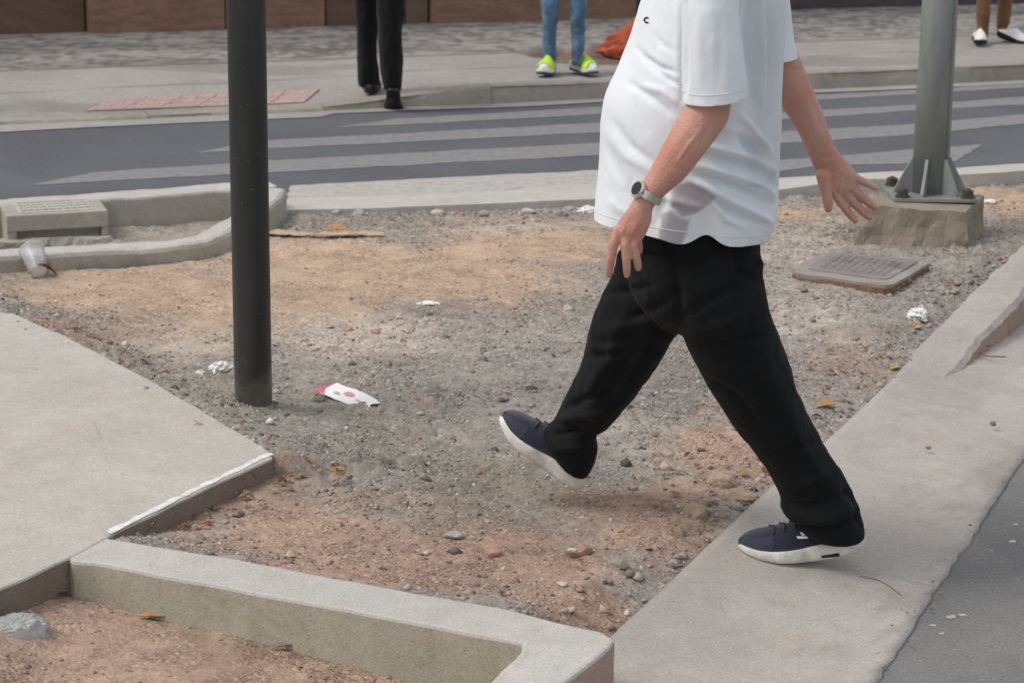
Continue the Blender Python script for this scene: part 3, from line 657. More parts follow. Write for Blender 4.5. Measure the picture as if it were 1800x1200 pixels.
# ground inside the planter-like kerb ring
ppx = [(-200, 458), (0, 445), (200, 436), (345, 424), (400, 400), (470, 360), (490, 340), (410, 345), (180, 362), (0, 372), (-200, 385)]
def pl_z(P): return .075 + .018 * fbm(P * 3, 3, 12), proj(np.c_[P, np.full(len(P), .1)]) * 0 + np.array([1500, 560])
build_dirt('planter_soil', np.array([G(*p, .15)[:2] for p in ppx]), -3.4, -.6, 8.0, 10.6, .014, pl_z)
# the sunken bed in the lower left corner
def bed_z(P):
    return .016 + .034 * (1 - sstep(-.75, -.1, P[:, 0])) + .052 * (1 - sstep(-1.14, -.94, P[:, 0])) + .009 * fbm(P * 4, 3, 22) + .022 * np.exp(-((P[:, 0] + .96) ** 2 + (P[:, 1] - 4.72) ** 2) / .006), proj(np.c_[P, np.full(len(P), .1)])
bpoly = np.array([G(*p, KZ)[:2] for p in [(960, 1140), (700, 1064), (317, 1000), (160, 972), (100, 975), (0, 1010), (-150, 1080), (-900, 1400), (-900, 2200), (600, 2200)]])
build_dirt('sunken_bed_soil', bpoly, -2.2, .4, 2.6, 5.0, .0095, bed_z, .9, True)
def ground_z(x, y): return float(dirt_z(np.array([[x, y]]))[0][0])
#PART2
# ---------------------------------------------------------------- gravel, crumbs, stones
def rock_vf(r, seed, n=2, flat=.65):
    bm = bmesh.new(); bmesh.ops.create_icosphere(bm, subdivisions=n, radius=1.0)
    v = np.array([q.co for q in bm.verts]); f = [tuple(x.index for x in q.verts) for q in bm.faces]; bm.free()
    d = 1 + .38 * fbm(v * 1.1 + seed * 3.7, 2, seed) + .16 * fbm(v * 3 + seed, 3, seed) + (.14 * fbm(v * 9 + seed, 3, seed) if n > 3 else 0)
    for k in range(5):                                    # chipped faces
        nn = rng.normal(size=3); nn /= np.linalg.norm(nn); h = rng.uniform(.55, .85); e = (v * d[:, None]) @ nn; d = np.where(e > h, d * h / np.maximum(e, 1e-6), d)
    return v * d[:, None] * np.array([1, .8, flat]) * r, f
def scatter(name, count, dens, sizes, mat, colf, seed, xr=(-2.2, 2.6), yr=(4.3, 10.2), poly=None, lift=.25):
    r = np.random.default_rng(seed); protos = []
    for k in range(8):
        v = np.array([(1, 0, 0), (-1, 0, 0), (0, 1, 0), (0, -1, 0), (0, 0, 1), (.6, .6, -.5), (-.6, .6, -.5), (0, -.7, -.5)]) * r.uniform(.6, 1.2, (8, 1)) + r.normal(0, .12, (8, 3))
        protos.append(v)
    f0 = np.array([(0, 2, 4), (2, 1, 4), (1, 3, 4), (3, 0, 4), (0, 5, 2), (2, 6, 1), (1, 6, 3), (3, 7, 0), (0, 7, 5), (2, 5, 6), (3, 6, 7)])
    P = np.stack([r.uniform(*xr, count * 6), r.uniform(*yr, count * 6)], 1); P = P[inpoly(P, poly)]
    z, px = dirt_z(P) if dens is not None else (bed_z(P)[0], proj(np.c_[P, np.full(len(P), .1)]))
    if dens is not None:
        keep = r.uniform(size=len(P)) < dens(P, px); P, z, px = P[keep], z[keep], px[keep]
    P, z, px = P[:count], z[:count], px[:count]; n = len(P)
    sz = sizes[0] + (sizes[1] - sizes[0]) * r.power(.38, n); V = np.zeros((n, 8, 3)); a = r.uniform(0, 6.28, n); pi = r.integers(0, 8, n)
    S = np.array(protos)[pi] * sz[:, None, None] * np.stack([r.uniform(.8, 1.3, n), r.uniform(.6, 1.1, n), r.uniform(.45, .9, n)], 1)[:, None, :]
    V[:, :, 0] = S[:, :, 0] * np.cos(a)[:, None] - S[:, :, 1] * np.sin(a)[:, None] + P[:, :1]; V[:, :, 1] = S[:, :, 0] * np.sin(a)[:, None] + S[:, :, 1] * np.cos(a)[:, None] + P[:, 1:2]
    V[:, :, 2] = S[:, :, 2] + (z + sz * lift)[:, None]
    Fq = (f0[None] + (np.arange(n) * 8)[:, None, None]).reshape(-1, 3)
    o = fast_mesh(name, V.reshape(-1, 3), Fq, mat); c = colf(P, px, r); set_col(o.data, np.repeat(np.clip(c, .01, .85), 8, 0)); return o
def soilness(P, px):
    wp = px + 30 * np.stack([fbm(P * 2.6, 4, 40), .7 * fbm(P * 2.6 + 9, 4, 41)], 1)
    return sstep(.3, .9, zone(wp, TAN)), sstep(.3, .9, zone(wp, RED)), zone(wp, PALE)
def dens_fine(P, px):
    t, r_, p_ = soilness(P, px); return np.clip((1 - .93 * t) * (1 - .45 * r_) * (1 - .5 * np.clip(p_, 0, 1)), .03, 1) * (.25 + .85 * sstep(-.3, .25, fbm(P * 3.3, 3, 61)))
def col_fine(P, px, r):
    t, r_, p_ = soilness(P, px); n = len(P); c = np.array([.35, .322, .29]) * np.ones((n, 1))
    c = c * (1 - t[:, None] * .8) + t[:, None] * .8 * np.array([.48, .36, .27]); c = c * (1 - r_[:, None] * .65) + r_[:, None] * .65 * np.array([.42, .29, .22])
    k = r.uniform(size=n); c = np.where((k > .94)[:, None], np.array([.48, .46, .42]), c); c = np.where((k < .05)[:, None], np.array([.36, .19, .13]), c); c = np.where(((k > .05) & (k < .13))[:, None], np.array([.15, .14, .125]), c)
    return c * r.uniform(.5, 1.4, (n, 1))
def edge_dens(P, px):
    dd = np.interp(P[:, 1], SLr[:, 1], SLr[:, 0]) - P[:, 0]
    e1 = np.exp(-(dd / .10) ** 2) * (dd > .015); e2 = np.exp(-((px[:, 1] - (372 - .014 * (px[:, 0] - 500))) / 9) ** 2) * (px[:, 0] > 500)
    e3 = np.exp(-(((P[:, 0] + 1.659) * .823 - (7.161 - P[:, 1]) * .568) / .12) ** 2) * (P[:, 1] > 5.6)
    e4 = np.exp(-((px[:, 1] - (955 + .165 * (px[:, 0] - 250))) / 16) ** 2) * (px[:, 0] < 1080)
    pile = np.exp(-(((px[:, 0] - 1455) / 40) ** 2 + ((px[:, 1] - 400) / 18) ** 2)) + .7 * np.exp(-(((px[:, 0] - 545) / 35) ** 2 + ((px[:, 1] - 385) / 14) ** 2))
    return np.clip(e1 + e2 + e3 * .9 + .5 * e4 + pile, 0, 1)
ip = dpoly
tag(scatter('gravel', 46000, dens_fine, (.0020, .0078), M['gravel'], col_fine, 1, poly=ip), 'grey crumbs of gravel covering the dirt ground', 'gravel', kind='stuff')
tag(scatter('crushed_stone', 15000, lambda P, px: dens_fine(P, px) ** 1.6, (.0040, .0100), M['gravel'], col_fine, 31, poly=ip, lift=.1), 'light grey crushed stone strewn through the middle of the dirt', 'crushed stone', kind='stuff')
tag(scatter('rubble_fringe', 3600, edge_dens, (.004, .019), M['gravel'], col_fine, 2, poly=ip), 'coarser grey rubble gathered along the edges of the dirt', 'rubble', kind='stuff')
tag(scatter('bed_gravel', 1500, None, (.002, .009), M['gravel'], lambda P, px, r: np.array([.33, .24, .185]) * r.uniform(.6, 1.3, (len(P), 1)), 3, xr=(-1.5, .35), yr=(3.2, 4.9), poly=bpoly), 'small crumbs on the reddish soil of the sunken bed', 'gravel', kind='stuff')

M['rock_tan'] = plain('tan_rock', (.42, .31, .235), .9, .35, 18, bstr=.5, bdist=.006); M['rock_grey'] = plain('grey_rock', (.36, .345, .32), .9, .35, 25, bstr=.5, bdist=.006)
M['rock_pink'] = plain('pink_rock', (.42, .265, .215), .9, .3, 22, bstr=.5, bdist=.006); M['rock_white'] = plain('pale_rock', (.52, .48, .42), .9, .25, 25, bstr=.5, bdist=.006)
M['rock_olive'] = plain('olive_stone', (.19, .175, .11), .9, .3, 30); M['rubble'] = plain('concrete_rubble', (.40, .41, .40), .95, .4, 30, bstr=.7, bdist=.01)
def stone(px, py, wpx, hpx, mat, label, name='stone', sub=3, flat=None, group=None, z=None, rot=None):
    z = ground_z(*G(px, py, .1)[:2]) if z is None else z; p = G(px, py, z); sc = F / (p[1] * math.cos(TH) + (CZ - z) * math.sin(TH)); r = wpx / sc / 2
    sd = random.randint(0, 999); v, f = rock_vf(r, sd, sub, (hpx / wpx) if flat is None else flat); a = rot if rot is not None else random.uniform(-.4, .4)
    v = np.stack([v[:, 0] * math.cos(a) - v[:, 1] * math.sin(a), v[:, 0] * math.sin(a) + v[:, 1] * math.cos(a), v[:, 2]], 1)
    o = mesh(name, v, f, mat, None, sub > 2); o.location = (p[0], p[1], z + r * .25); 
    if sub > 2:
        o.data.polygons.foreach_set('use_smooth', np.zeros(len(o.data.polygons), bool))
    return tag(o, label, 'stone', group)
stone(1274, 852, 62, 36, M['rock_tan'], 'large tan rock beside the trailing shoe of the walking man', 'rock')
stone(1222, 908, 46, 40, M['rock_tan'], 'pale tan broken rock just left of the concrete edge', 'rock')
stone(1300, 878, 62, 26, M['rock_tan'], 'flat tan rock half buried below the large tan rock', 'rock')
stone(1015, 976, 58, 24, M['rock_pink'], 'flat pink brick fragment with pale mortar in the red soil', 'brick_fragment')
stone(1008, 969, 22, 10, M['rock_white'], 'pale lump of mortar on the pink brick fragment', 'mortar_lump', 2, z=.115)
stone(863, 974, 40, 24, M['rock_pink'], 'small pinkish stone left of the pink brick fragment', 'stone')
stone(755, 712, 30, 22, M['rock_tan'], 'rounded beige pebble right of the pink and white wrapper', 'pebble')
stone(562, 705, 22, 20, M['rock_olive'], 'olive round pebble touching the left end of the wrapper', 'pebble')
stone(798, 945, 36, 16, M['rock_grey'], 'flat grey stone in red soil under the lifted shoe', 'stone')
stone(990, 1030, 26, 10, M['rock_white'], 'thin pale chip of stone near the foreground kerb', 'stone_chip')
stone(1120, 1005, 30, 22, M['rock_white'], 'pale angular stone at the concrete edge, left of its pair', 'stone')
stone(1155, 1010, 34, 20, M['rock_white'], 'pale angular stone at the concrete edge, right of its pair', 'stone')
stone(1130, 1030, 44, 26, M['rock_grey'], 'dark grey lump wedged against the concrete edge', 'stone')
stone(1112, 940, 24, 20, M['rock_tan'], 'small orange-tan stone up from the pale angular stones', 'stone')
stone(1000, 545, 22, 16, M['rock_white'], 'pale stone in the grey gravel left of the forward thigh', 'stone')
stone(660, 586, 20, 12, M['rock_pink'], 'reddish brown clod on the pale patch of soil', 'clod')
stone(612, 580, 24, 8, M['rock_pink'], 'flat reddish clod left of the reddish brown clod', 'clod')
stone(1585, 500, 40, 16, M['rock_grey'], 'grey stone lying at the foot of the square cover', 'stone')
stone(1746, 746, 12, 10, M['rock_olive'], 'small dark pebble alone on the right concrete gutter', 'pebble', 2, z=slab_z(*G(1746, 746, .06)[:2]))
stone(1632, 788, 11, 6, M['rock_olive'], 'tiny dark grit on the right concrete gutter, left of the pebble', 'grit', 2, z=slab_z(*G(1632, 788, .06)[:2]))
stone(30, 1125, 110, 70, M['rubble'], 'big grey lump of broken concrete in the lower left corner', 'concrete_lump', 5, .6, z=.055)
stone(35, 1000, 0.1 + 30, 16, M['rock_grey'], 'grey stone under the lip of the left pavement', 'stone', z=.10) if False else None
GS = [(545, 372, 26, 16), (590, 376, 22, 12), (630, 378, 30, 14), (770, 378, 30, 16), (820, 372, 26, 14), (850, 378, 22, 12), (930, 374, 26, 12), (960, 372, 18, 10), (1000, 370, 22, 12), (1400, 340, 22, 12), (1425, 336, 24, 12), (1500, 333, 18, 10), (1700, 322, 18, 10), (1740, 325, 26, 12), (1780, 318, 30, 14), (1660, 325, 16, 9)]
ORD = ['first', 'second', 'third', 'fourth', 'fifth', 'sixth', 'seventh', 'eighth', 'ninth']
for k, (x, y, w, h) in enumerate(sorted(GS[:9])): stone(x, y, w, h, M['rock_white'] if k % 3 == 0 else M['rock_grey'], ORD[k] + ' stone from the left along the far gutter, left of the man', 'stone', 2, group='stones along the far gutter')
for k, (x, y, w, h) in enumerate(sorted(GS[9:])): stone(x, y, w, h, M['rock_white'] if k % 2 else M['rock_grey'], ORD[k] + ' stone from the left along the far kerb, right of the man', 'stone', 2, group='stones along the far gutter')
def mid_dens(P, px):
    t, r_, p_ = soilness(P, px); return np.clip(.5 + .5 * r_ - .45 * t, .02, 1) * (px[:, 1] > 480)
tag(scatter('loose_stones', 380, mid_dens, (.007, .020), M['gravel'], col_fine, 12, poly=ip), 'scattered loose stones too small to pick apart on the dirt', 'stones', kind='stuff')
grit_poly = np.vstack([SRr + [-.05, 0], (SRr + [.035, 0])[::-1]])
def flat0(P): return np.full(len(P), .008)
_dz = dirt_z
def dirt_z(P): return (np.full(len(P), .010), proj(np.c_[P, np.full(len(P), .01)]))
tag(scatter('grit', 700, lambda P, px: np.ones(len(P)), (.0015, .006), M['gravel'], lambda P, px, r: np.array([.2, .195, .185]) * r.uniform(.4, 1.5, (len(P), 1)), 14, xr=(.4, 3.), yr=(3.8, 8.), poly=grit_poly), 'fine grit along the seam between the right gutter and the asphalt', 'grit', kind='stuff')
dirt_z = _dz
# ---------------------------------------------------------------- leaves and litter
M['leaf_brown'] = plain('dry_brown_leaf', (.20, .10, .045), .8, .4, 60); M['leaf_orange'] = plain('orange_leaf', (.42, .23, .09), .75, .3, 60)
M['leaf_yellow'] = plain('yellow_green_leaf', (.36, .34, .10), .75, .3, 60); M['leaf_dull'] = plain('dull_leaf', (.27, .20, .13), .85, .4, 60)
def leaf_vf(L, W, curl, seed):
    r = np.random.default_rng(seed); n = 7; V, Fc = [], []
    for i in range(n):
        t = i / (n - 1); w = W * math.sin(math.pi * min(max(t, .02), .98)) ** .8 * r.uniform(.8, 1.1); x = (t - .5) * L; z = curl * math.sin(t * 3.1) * L + r.uniform(0, .03) * L
        V += [(x, -w, z + curl * w * 1.6), (x, 0, z), (x, w, z + curl * w * 1.6 + r.uniform(0, .1) * w)]
        if i: a = 3 * i - 3; Fc += [(a, a + 3, a + 4, a + 1), (a + 1, a + 4, a + 5, a + 2)]
    return np.array(V), Fc
def bedz(x, y): return float(bed_z(np.array([G(x, y, .05)[:2]]))[0][0]) + .003
def leaf(px, py, Lpx, mat, label, z=None, rot=None, curl=.1, asp=.32, group=None, name='fallen_leaf'):
    z = ground_z(*G(px, py, .1)[:2]) + .004 if z is None else z; p = G(px, py, z); L = Lpx * p[1] / F * 1.03; v, f = leaf_vf(L, L * asp, curl, random.randint(0, 9999))
    v = np.vstack([v, v - [0, 0, .0012]]); nn = len(v) // 2; f = f + [tuple(i + nn for i in reversed(q)) for q in f]
    o = mesh(name, v, f, mat, None, True); o.location = (p[0], p[1], z + .004); o.rotation_euler = (random.uniform(-.2, .2), random.uniform(-.15, .15), rot if rot is not None else random.uniform(0, 6.28))
    return tag(o, label, 'leaf', group)
leaf(595, 829, 26, M['leaf_orange'], 'bright orange leaf on the gravel right of the white painted edge', rot=.2)
leaf(612, 838, 18, M['leaf_orange'], 'small pale orange leaf beside the bright orange leaf', rot=1.)
leaf(728, 690, 16, M['leaf_orange'], 'curled yellow-orange leaf above the rounded beige pebble', rot=1.6)
leaf(470, 768, 30, M['leaf_orange'], 'orange-brown leaf at the foot of the black pole', rot=.4)
leaf(500, 800, 26, M['leaf_brown'], 'reddish leaf touching the corner of the left pavement', rot=-.3)
leaf(433, 852, 40, M['leaf_brown'], 'dark red-brown leaf against the painted pavement edge', rot=.5, curl=.5)
leaf(262, 938, 36, M['leaf_dull'], 'dull beige leaf in the corner between pavement and kerb', rot=1.2, curl=.5)
leaf(366, 968, 16, M['leaf_yellow'], 'pale green leaf beside the foreground kerb, left of the yellow one', rot=.2)
leaf(515, 980, 18, M['leaf_yellow'], 'yellow-green leaf behind the middle of the foreground kerb', rot=.4)
leaf(530, 792, 46, M['leaf_dull'], 'thin dark curled leaf right of the pavement corner', rot=-.6, asp=.12)
leaf(283, 1084, 84, M['leaf_orange'], 'long orange dry leaf in the sunken bed below the kerb', z=bedz(283, 1084), rot=.22, asp=.17, curl=.05)
leaf(105, 1050, 36, M['leaf_orange'], 'orange curled leaf left in the sunken bed', z=bedz(105, 1050), rot=.8, curl=.15)
leaf(500, 1140, 50, M['leaf_dull'], 'dull twig-like leaf in the sunken bed', z=bedz(500, 1140), rot=.3, asp=.15)
leaf(1360, 880, 30, M['leaf_orange'], 'orange leaf at the concrete edge right of the pale tan rock', rot=.9)
leaf(1140, 968, 20, M['leaf_yellow'], 'yellow leaf among the rubble by the concrete edge', rot=.3)
leaf(1115, 1062, 24, M['leaf_yellow'], 'yellow-beige leaf near the corner of the foreground kerb', rot=.9)
leaf(1452, 714, 40, M['leaf_orange'], 'orange-brown leaf behind the standing calf beside the right kerb', rot=.3)
leaf(1572, 648, 26, M['leaf_yellow'], 'yellow leaf against the right kerb', rot=.9)
leaf(772, 374, 26, M['leaf_orange'], 'yellow-orange leaf by the far gutter', rot=1.3, curl=.12)
leaf(590, 408, 54, M['leaf_orange'], 'yellow-orange leaf lying over the cardboard strip', rot=-.25, asp=.28)
leaf(75, 486, 50, M['leaf_brown'], 'dark brown leaf under the plastic cup', rot=.2, curl=.3)
leaf(1510, 338, 30, M['leaf_orange'], 'pale orange scrap behind the open hand', rot=.2)
spots = [(random.uniform(1380, 1620), random.uniform(600, 740)) for k in range(22)] + [(x, 545 + x * .5 + random.uniform(-38, -4)) for x in np.random.default_rng(3).uniform(0, 440, 40)] + [(260 + 260 * t + random.uniform(0, 90), 935 - 130 * t + random.uniform(0, 26)) for t in np.random.default_rng(4).uniform(0, 1, 48)] + [(random.uniform(1150, 1400), random.uniform(760, 960)) for k in range(26)]
LV, LF, LC, nn = [], [], [], 0
for x, y in spots:
    z = ground_z(*G(x, y, .1)[:2]) + .005; p = G(x, y, z)
    if p[0] > np.interp(p[1], SLr[:, 1], SLr[:, 0]) - .02: continue
    L = random.uniform(12, 25) * p[1] / F; v, f = leaf_vf(L, L * random.uniform(.2, .4), random.uniform(.02, .22), random.randint(0, 9999)); Rl = Matrix.Rotation(random.uniform(0, 6.28), 3, 'Z') @ Matrix.Rotation(random.uniform(-.3, .3), 3, 'X')
    v = v @ np.array(Rl).T + [p[0], p[1], z + .003]; LV.append(v); LF += [tuple(i + nn for i in q) for q in f]; nn += len(v)
    LC.append(np.tile(np.array(random.choice([(.20, .10, .045), (.27, .20, .13), (.24, .16, .10), (.30, .17, .08), (.16, .07, .045)])) * random.uniform(.7, 1.3), (len(v), 1)))
o = mesh('leaf_litter', np.vstack(LV), LF, M['gravel'], None, True); set_col(o.data, np.vstack(LC)); tag(o, 'small dry leaves blown along the edges of the dirt', 'leaves', kind='stuff')

def sheet(name, w, h, mat, loc, rz, seed, amp=.01, nx=14, ny=10, tilt=(0, 0), parent=None, th=.0008, shape=None):
    V, Fc = [], []
    for j in range(ny + 1):
        for i in range(nx + 1):
            x, y = (i / nx - .5) * w, (j / ny - .5) * h
            if shape: x, y = shape(i / nx, j / ny, x, y)
            V.append((x, y, amp * (1 + fbm(np.array([[x * 22, y * 22]]) + seed * 3.1, 3, seed)[0] * 1.6)))
    for j in range(ny):
        for i in range(nx): a = j * (nx + 1) + i; Fc.append((a, a + 1, a + nx + 2, a + nx + 1))
    o = mesh(name, V, Fc, mat, parent); o.location = loc; o.rotation_euler = (tilt[0], tilt[1], rz)
    md = o.modifiers.new('s', 'SOLIDIFY'); md.thickness = th; return o
M['pale_pink'] = plain('pale_pink_print', (.68, .30, .38), .7, .2, 60)
# wrapper: white box flap with pink print
p = G(615, 705, ground_z(*G(615, 705, .1)[:2])); wr = empty('wrapper', (p[0], p[1], p[2] + .004))
a0, a1 = G(570, 690, .1)[:2], G(658, 718, .1)[:2]; wrz = math.atan2(a1[1] - a0[1], a1[0] - a0[0]); Lw = np.linalg.norm(a1 - a0) * .9
tag(wr, 'flattened white and pink paper wrapper on the grey gravel', 'wrapper')
def wshape(s, t, x, y): return x + .006 * math.sin(t * 9) * (1 if s > .9 else 0), y * (1 - .25 * (s > .92) * abs(t - .5) * 2)
b1 = sheet('paper', Lw, .072, M['paper'], (p[0], p[1], p[2] + .012), wrz, 3, .0035, 18, 8, (.22, .06), shape=wshape); b1.parent = wr; b1.matrix_parent_inverse = wr.matrix_world.inverted()
b2 = sheet('pink_end', .052, .088, M['pink'], (p[0] - math.cos(wrz) * Lw * .46, p[1] - math.sin(wrz) * Lw * .46 + .012, p[2] + .011), wrz + .1, 5, .004, 6, 8, (.0, .1)); b2.parent = wr; b2.matrix_parent_inverse = wr.matrix_world.inverted()
def disc_on(parent_sheet, cx, cy, rx, ry, mat, name, n=20, lift=.0016):
    V = [(cx, cy, 0)] + [(cx + rx * math.cos(t), cy + ry * math.sin(t), 0) for t in np.linspace(0, 2 * math.pi, n, endpoint=False)]
    V = [(x, y, .0035 * (1 + fbm(np.array([[x * 22, y * 22]]) + 3 * 3.1, 3, 3)[0] * 1.6) + lift) for x, y, _ in V]
    o = mesh(name, V, [(0, i + 1, (i + 1) % n + 1) for i in range(n)], mat); o.parent = parent_sheet; return o
disc_on(b1, -.006, .004, .020, .011, M['pale_pink'], 'pink_emblem'); disc_on(b1, -.044, -.012, .014, .006, M['grey_print'], 'grey_print'); disc_on(b1, .045, -.006, .013, .003, M['grey_print'], 'grey_print')
# crumpled papers
def crumple(px, py, w, mat, label, seed, name='crumpled_paper', cat='litter', z=None, sq=.7, hgt=.5):
    z = ground_z(*G(px, py, .1)[:2]) if z is None else z; p = G(px, py, z); r = w / 2 * p[1] / F
    bm = bmesh.new(); bmesh.ops.create_icosphere(bm, subdivisions=4, radius=1); v = np.array([q.co for q in bm.verts]); f = [tuple(x.index for x in q.verts) for q in bm.faces]; bm.free()
    d = 1 + .55 * (np.abs(fbm(v * 2.2 + seed, 4, seed)) * 2 - .5) + .25 * fbm(v * 5, 2, seed); v = v * d[:, None] * [1, sq, hgt] * r; v[:, 2] = np.maximum(v[:, 2], -r * .2)
    o = mesh(name, v, f, mat); o.location = (p[0], p[1], z + r * .2); o.rotation_euler = (0, 0, seed * .3); return tag(o, label, cat)
crumple(1612, 560, 54, M['paper'], 'crumpled white paper scrap lying against the right kerb', 4)
crumple(1608, 574, 34, M['card'], 'torn tan scrap under the crumpled white paper by the right kerb', 7, 'paper_scrap', hgt=.35)
crumple(1033, 374, 36, M['paper'], 'crumpled white paper at the far gutter just left of the white shirt', 11)
M['milky'] = plain('milky_plastic', (.78, .77, .75), .45, .1, 30)
crumple(388, 652, 52, M['milky'], 'crumpled pale plastic bag touching the left side of the black pole', 15, 'plastic_bag')
crumple(352, 658, 24, M['milky'], 'small pale plastic scrap left of the crumpled plastic bag', 17, 'plastic_scrap')
crumple(754, 536, 34, M['paper'], 'small flat white paper scrap in the middle of the dirt', 21, 'paper_scrap', hgt=.18)
crumple(848, 526, 22, M['rock_white'], 'small pale scrap right of the flat white paper scrap', 23, 'paper_scrap', hgt=.6)
crumple(1740, 357, 30, M['paper'], 'flat white scrap on the ground behind the steel pole footing', 27, 'paper_scrap', hgt=.2)
# cardboard strip
p = G(570, 424, .08); cb = sheet('cardboard_strip', .46, .06, M['card'], (p[0], p[1], .105), .02, 9, .008, 24, 5, (.05, 0), th=.003, shape=lambda s, t, x, y: (x, y * (.55 + .5 * abs(math.sin(s * 5.1 + 1)) ) + .012 * math.sin(s * 9))); tag(cb, 'long flat strip of cardboard on the dirt behind the black pole', 'cardboard')
# twigs
def twig(pts, z, r, label):
    P = [np.array([*G(x, y, z)[:2], z + r]) for x, y in pts]; v, f = tube(P, r, 5); o = mesh('twig', v, f, M['leaf_brown']); return tag(o, label, 'twig')
twig([(1700, 606), (1720, 612), (1745, 608)], .075, .0022, 'thin dark twig lying at the foot of the right kerb, upper one'); twig([(1715, 618), (1735, 627), (1768, 628)], .072, .002, 'thin dark twig lying at the foot of the right kerb, lower one')
twig([(1512, 1013), (1545, 1020), (1565, 1032), (1584, 1046)], .045, .0014, 'thin curved hair-like twig on the concrete below the standing shoe')
# plastic cup
M['plastic'], nt_, b_ = nodes('clear_plastic'); b_.inputs['Base Color'].default_value = (.86, .88, .90, 1); b_.inputs['Roughness'].default_value = .25; b_.inputs['Transmission Weight'].default_value = .8; b_.inputs['IOR'].default_value = 1.3
nz = tex_noise(nt_, coord(nt_), 90, 4); bump(nt_, b_, nz, .4, .003)
p = G(66, 490, .09); cup = empty('plastic_cup', (p[0], p[1], .085)); tag(cup, 'translucent plastic cup lying on its side against the front kerb', 'cup')
rgs = []; prof = [(0, .026), (.004, .028), (.03, .031), (.06, .035), (.095, .039), (.1, .041), (.103, .041)]
V, Fc = [], []; n = 32
for t, r in prof:
    for k in range(n): a = 2 * math.pi * k / n; rr = r * (1 + .02 * math.sin(a * 3 + t * 60)); V.append((rr * math.cos(a), rr * math.sin(a), t))
for i in range(len(prof) - 1):
    for k in range(n): Fc.append((i * n + k, i * n + (k + 1) % n, (i + 1) * n + (k + 1) % n, (i + 1) * n + k))
cw = mesh('cup_wall', V, Fc, M['plastic'], None, True); md = cw.modifiers.new('s', 'SOLIDIFY'); md.thickness = .0012
cbm = mesh('cup_base', *loft([((0, 0, .004), (.026, 0, 0), (0, .026, 0)), ((0, 0, .006), (.026, 0, 0), (0, .026, 0))], 32), M['milky'])
rim = mesh('cup_rim', *loft([((0, 0, .100), (.0425, 0, 0), (0, .0425, 0)), ((0, 0, .1035), (.0425, 0, 0), (0, .0425, 0))], 32, cap=False), M['plastic'])
mt_ = Matrix.Translation((p[0] + .012, p[1] - .02, .118)) @ Vector((-.30, .62, .42)).to_track_quat('Z', 'Y').to_matrix().to_4x4() @ Matrix.Scale(1.12, 4)
for o in (cw, cbm, rim): o.parent = cup; o.matrix_parent_inverse = cup.matrix_world.inverted(); o.matrix_basis = mt_

# ---------------------------------------------------------------- poles, footing, cover
def pole_paint(name, a, b2, c):
    m, nt, b = nodes(name); P = coord(nt); n = tex_noise(nt, vscale(nt, P, (1, 1, .25)), 22, 8, .65, .3); f = tex_noise(nt, P, 240, 3, .6)
    v = nt.nodes.new('ShaderNodeTexVoronoi'); v.inputs['Scale'].default_value = 70; nt.links.new(P, v.inputs['Vector'])
    col = ramp(nt, n, [(.3, a), (.7, b2)]); col = mixc(nt, mixc(nt, 1, ramp(nt, v.outputs['Distance'], [(.05, (.8,) * 3), (.12, (0,) * 3)]), ramp(nt, tex_noise(nt, P, 8, 2), [(.52, (0,) * 3), (.6, (1,) * 3)]), 'MULTIPLY'), col, c)
    nt.links.new(col, b.inputs['Base Color']); b.inputs['Roughness'].default_value = .42; b.inputs['Specular IOR Level'].default_value = .5; bump(nt, b, f, .12, .001); return m
M['black_paint'] = pole_paint('black_pole_paint', (.012, .013, .013), (.022, .024, .023), (.30, .29, .27))
M['galv'] = pole_paint('galvanised_steel', (.185, .205, .20), (.27, .29, .28), (.33, .33, .31)); M['bolt'] = plain('rusty_bolt', (.09, .075, .06), .7, .4, 80, .3)
pb = G(446, 724, .105); bp = empty('black_pole', (pb[0], pb[1], .09)); tag(bp, 'black painted steel pole standing in the dirt, left of centre', 'pole')
rr = .0525; rings = [((pb[0], pb[1], z), (rr, 0, 0), (0, rr, 0)) for z in (.02, .2, .8, 2.0, 4.5)]
mesh('shaft', *loft(rings, 48), M['black_paint'], bp, True)
nt = M['black_paint'].node_tree; bs = nt.nodes['Principled BSDF']; old = bs.inputs['Base Color'].links[0].from_socket; P_ = coord(nt); sx = nt.nodes.new('ShaderNodeSeparateXYZ'); nt.links.new(P_, sx.inputs[0])
ad = nt.nodes.new('ShaderNodeMath'); ad.operation = 'MULTIPLY_ADD'; nt.links.new(tex_noise(nt, P_, 14, 6, .7), ad.inputs[0]); ad.inputs[1].default_value = -.22; nt.links.new(sx.outputs[2], ad.inputs[2])
mud = ramp(nt, ad.outputs[0], [(.0, (.85,) * 3), (.14, (0,) * 3)]); nt.links.new(mixc(nt, mud, old, (.17, .155, .125)), bs.inputs['Base Color'])
M['cement'] = concrete('cement_collar', (.24, .23, .19), .7, (.12, .11, .08), .5, .6)
rg = []
for z, r_ in ((.03, .075), (.10, .070), (.118, .062), (.132, .0535)): rg.append(((pb[0], pb[1], z), (r_, 0, 0), (0, r_, 0)))
cv, cf = loft(rg, 30); cv = np.array(cv); cv += .006 * rng.normal(size=cv.shape) * (cv[:, 2] < .12)[:, None]; mesh('cement_collar', cv, cf, M['cement'], bp, True)
mesh('cap', *loft([((pb[0], pb[1], z), (r_, 0, 0), (0, r_, 0)) for z, r_ in ((4.5, .056), (4.53, .056), (4.55, .03))], 32), M['black_paint'], bp, True)

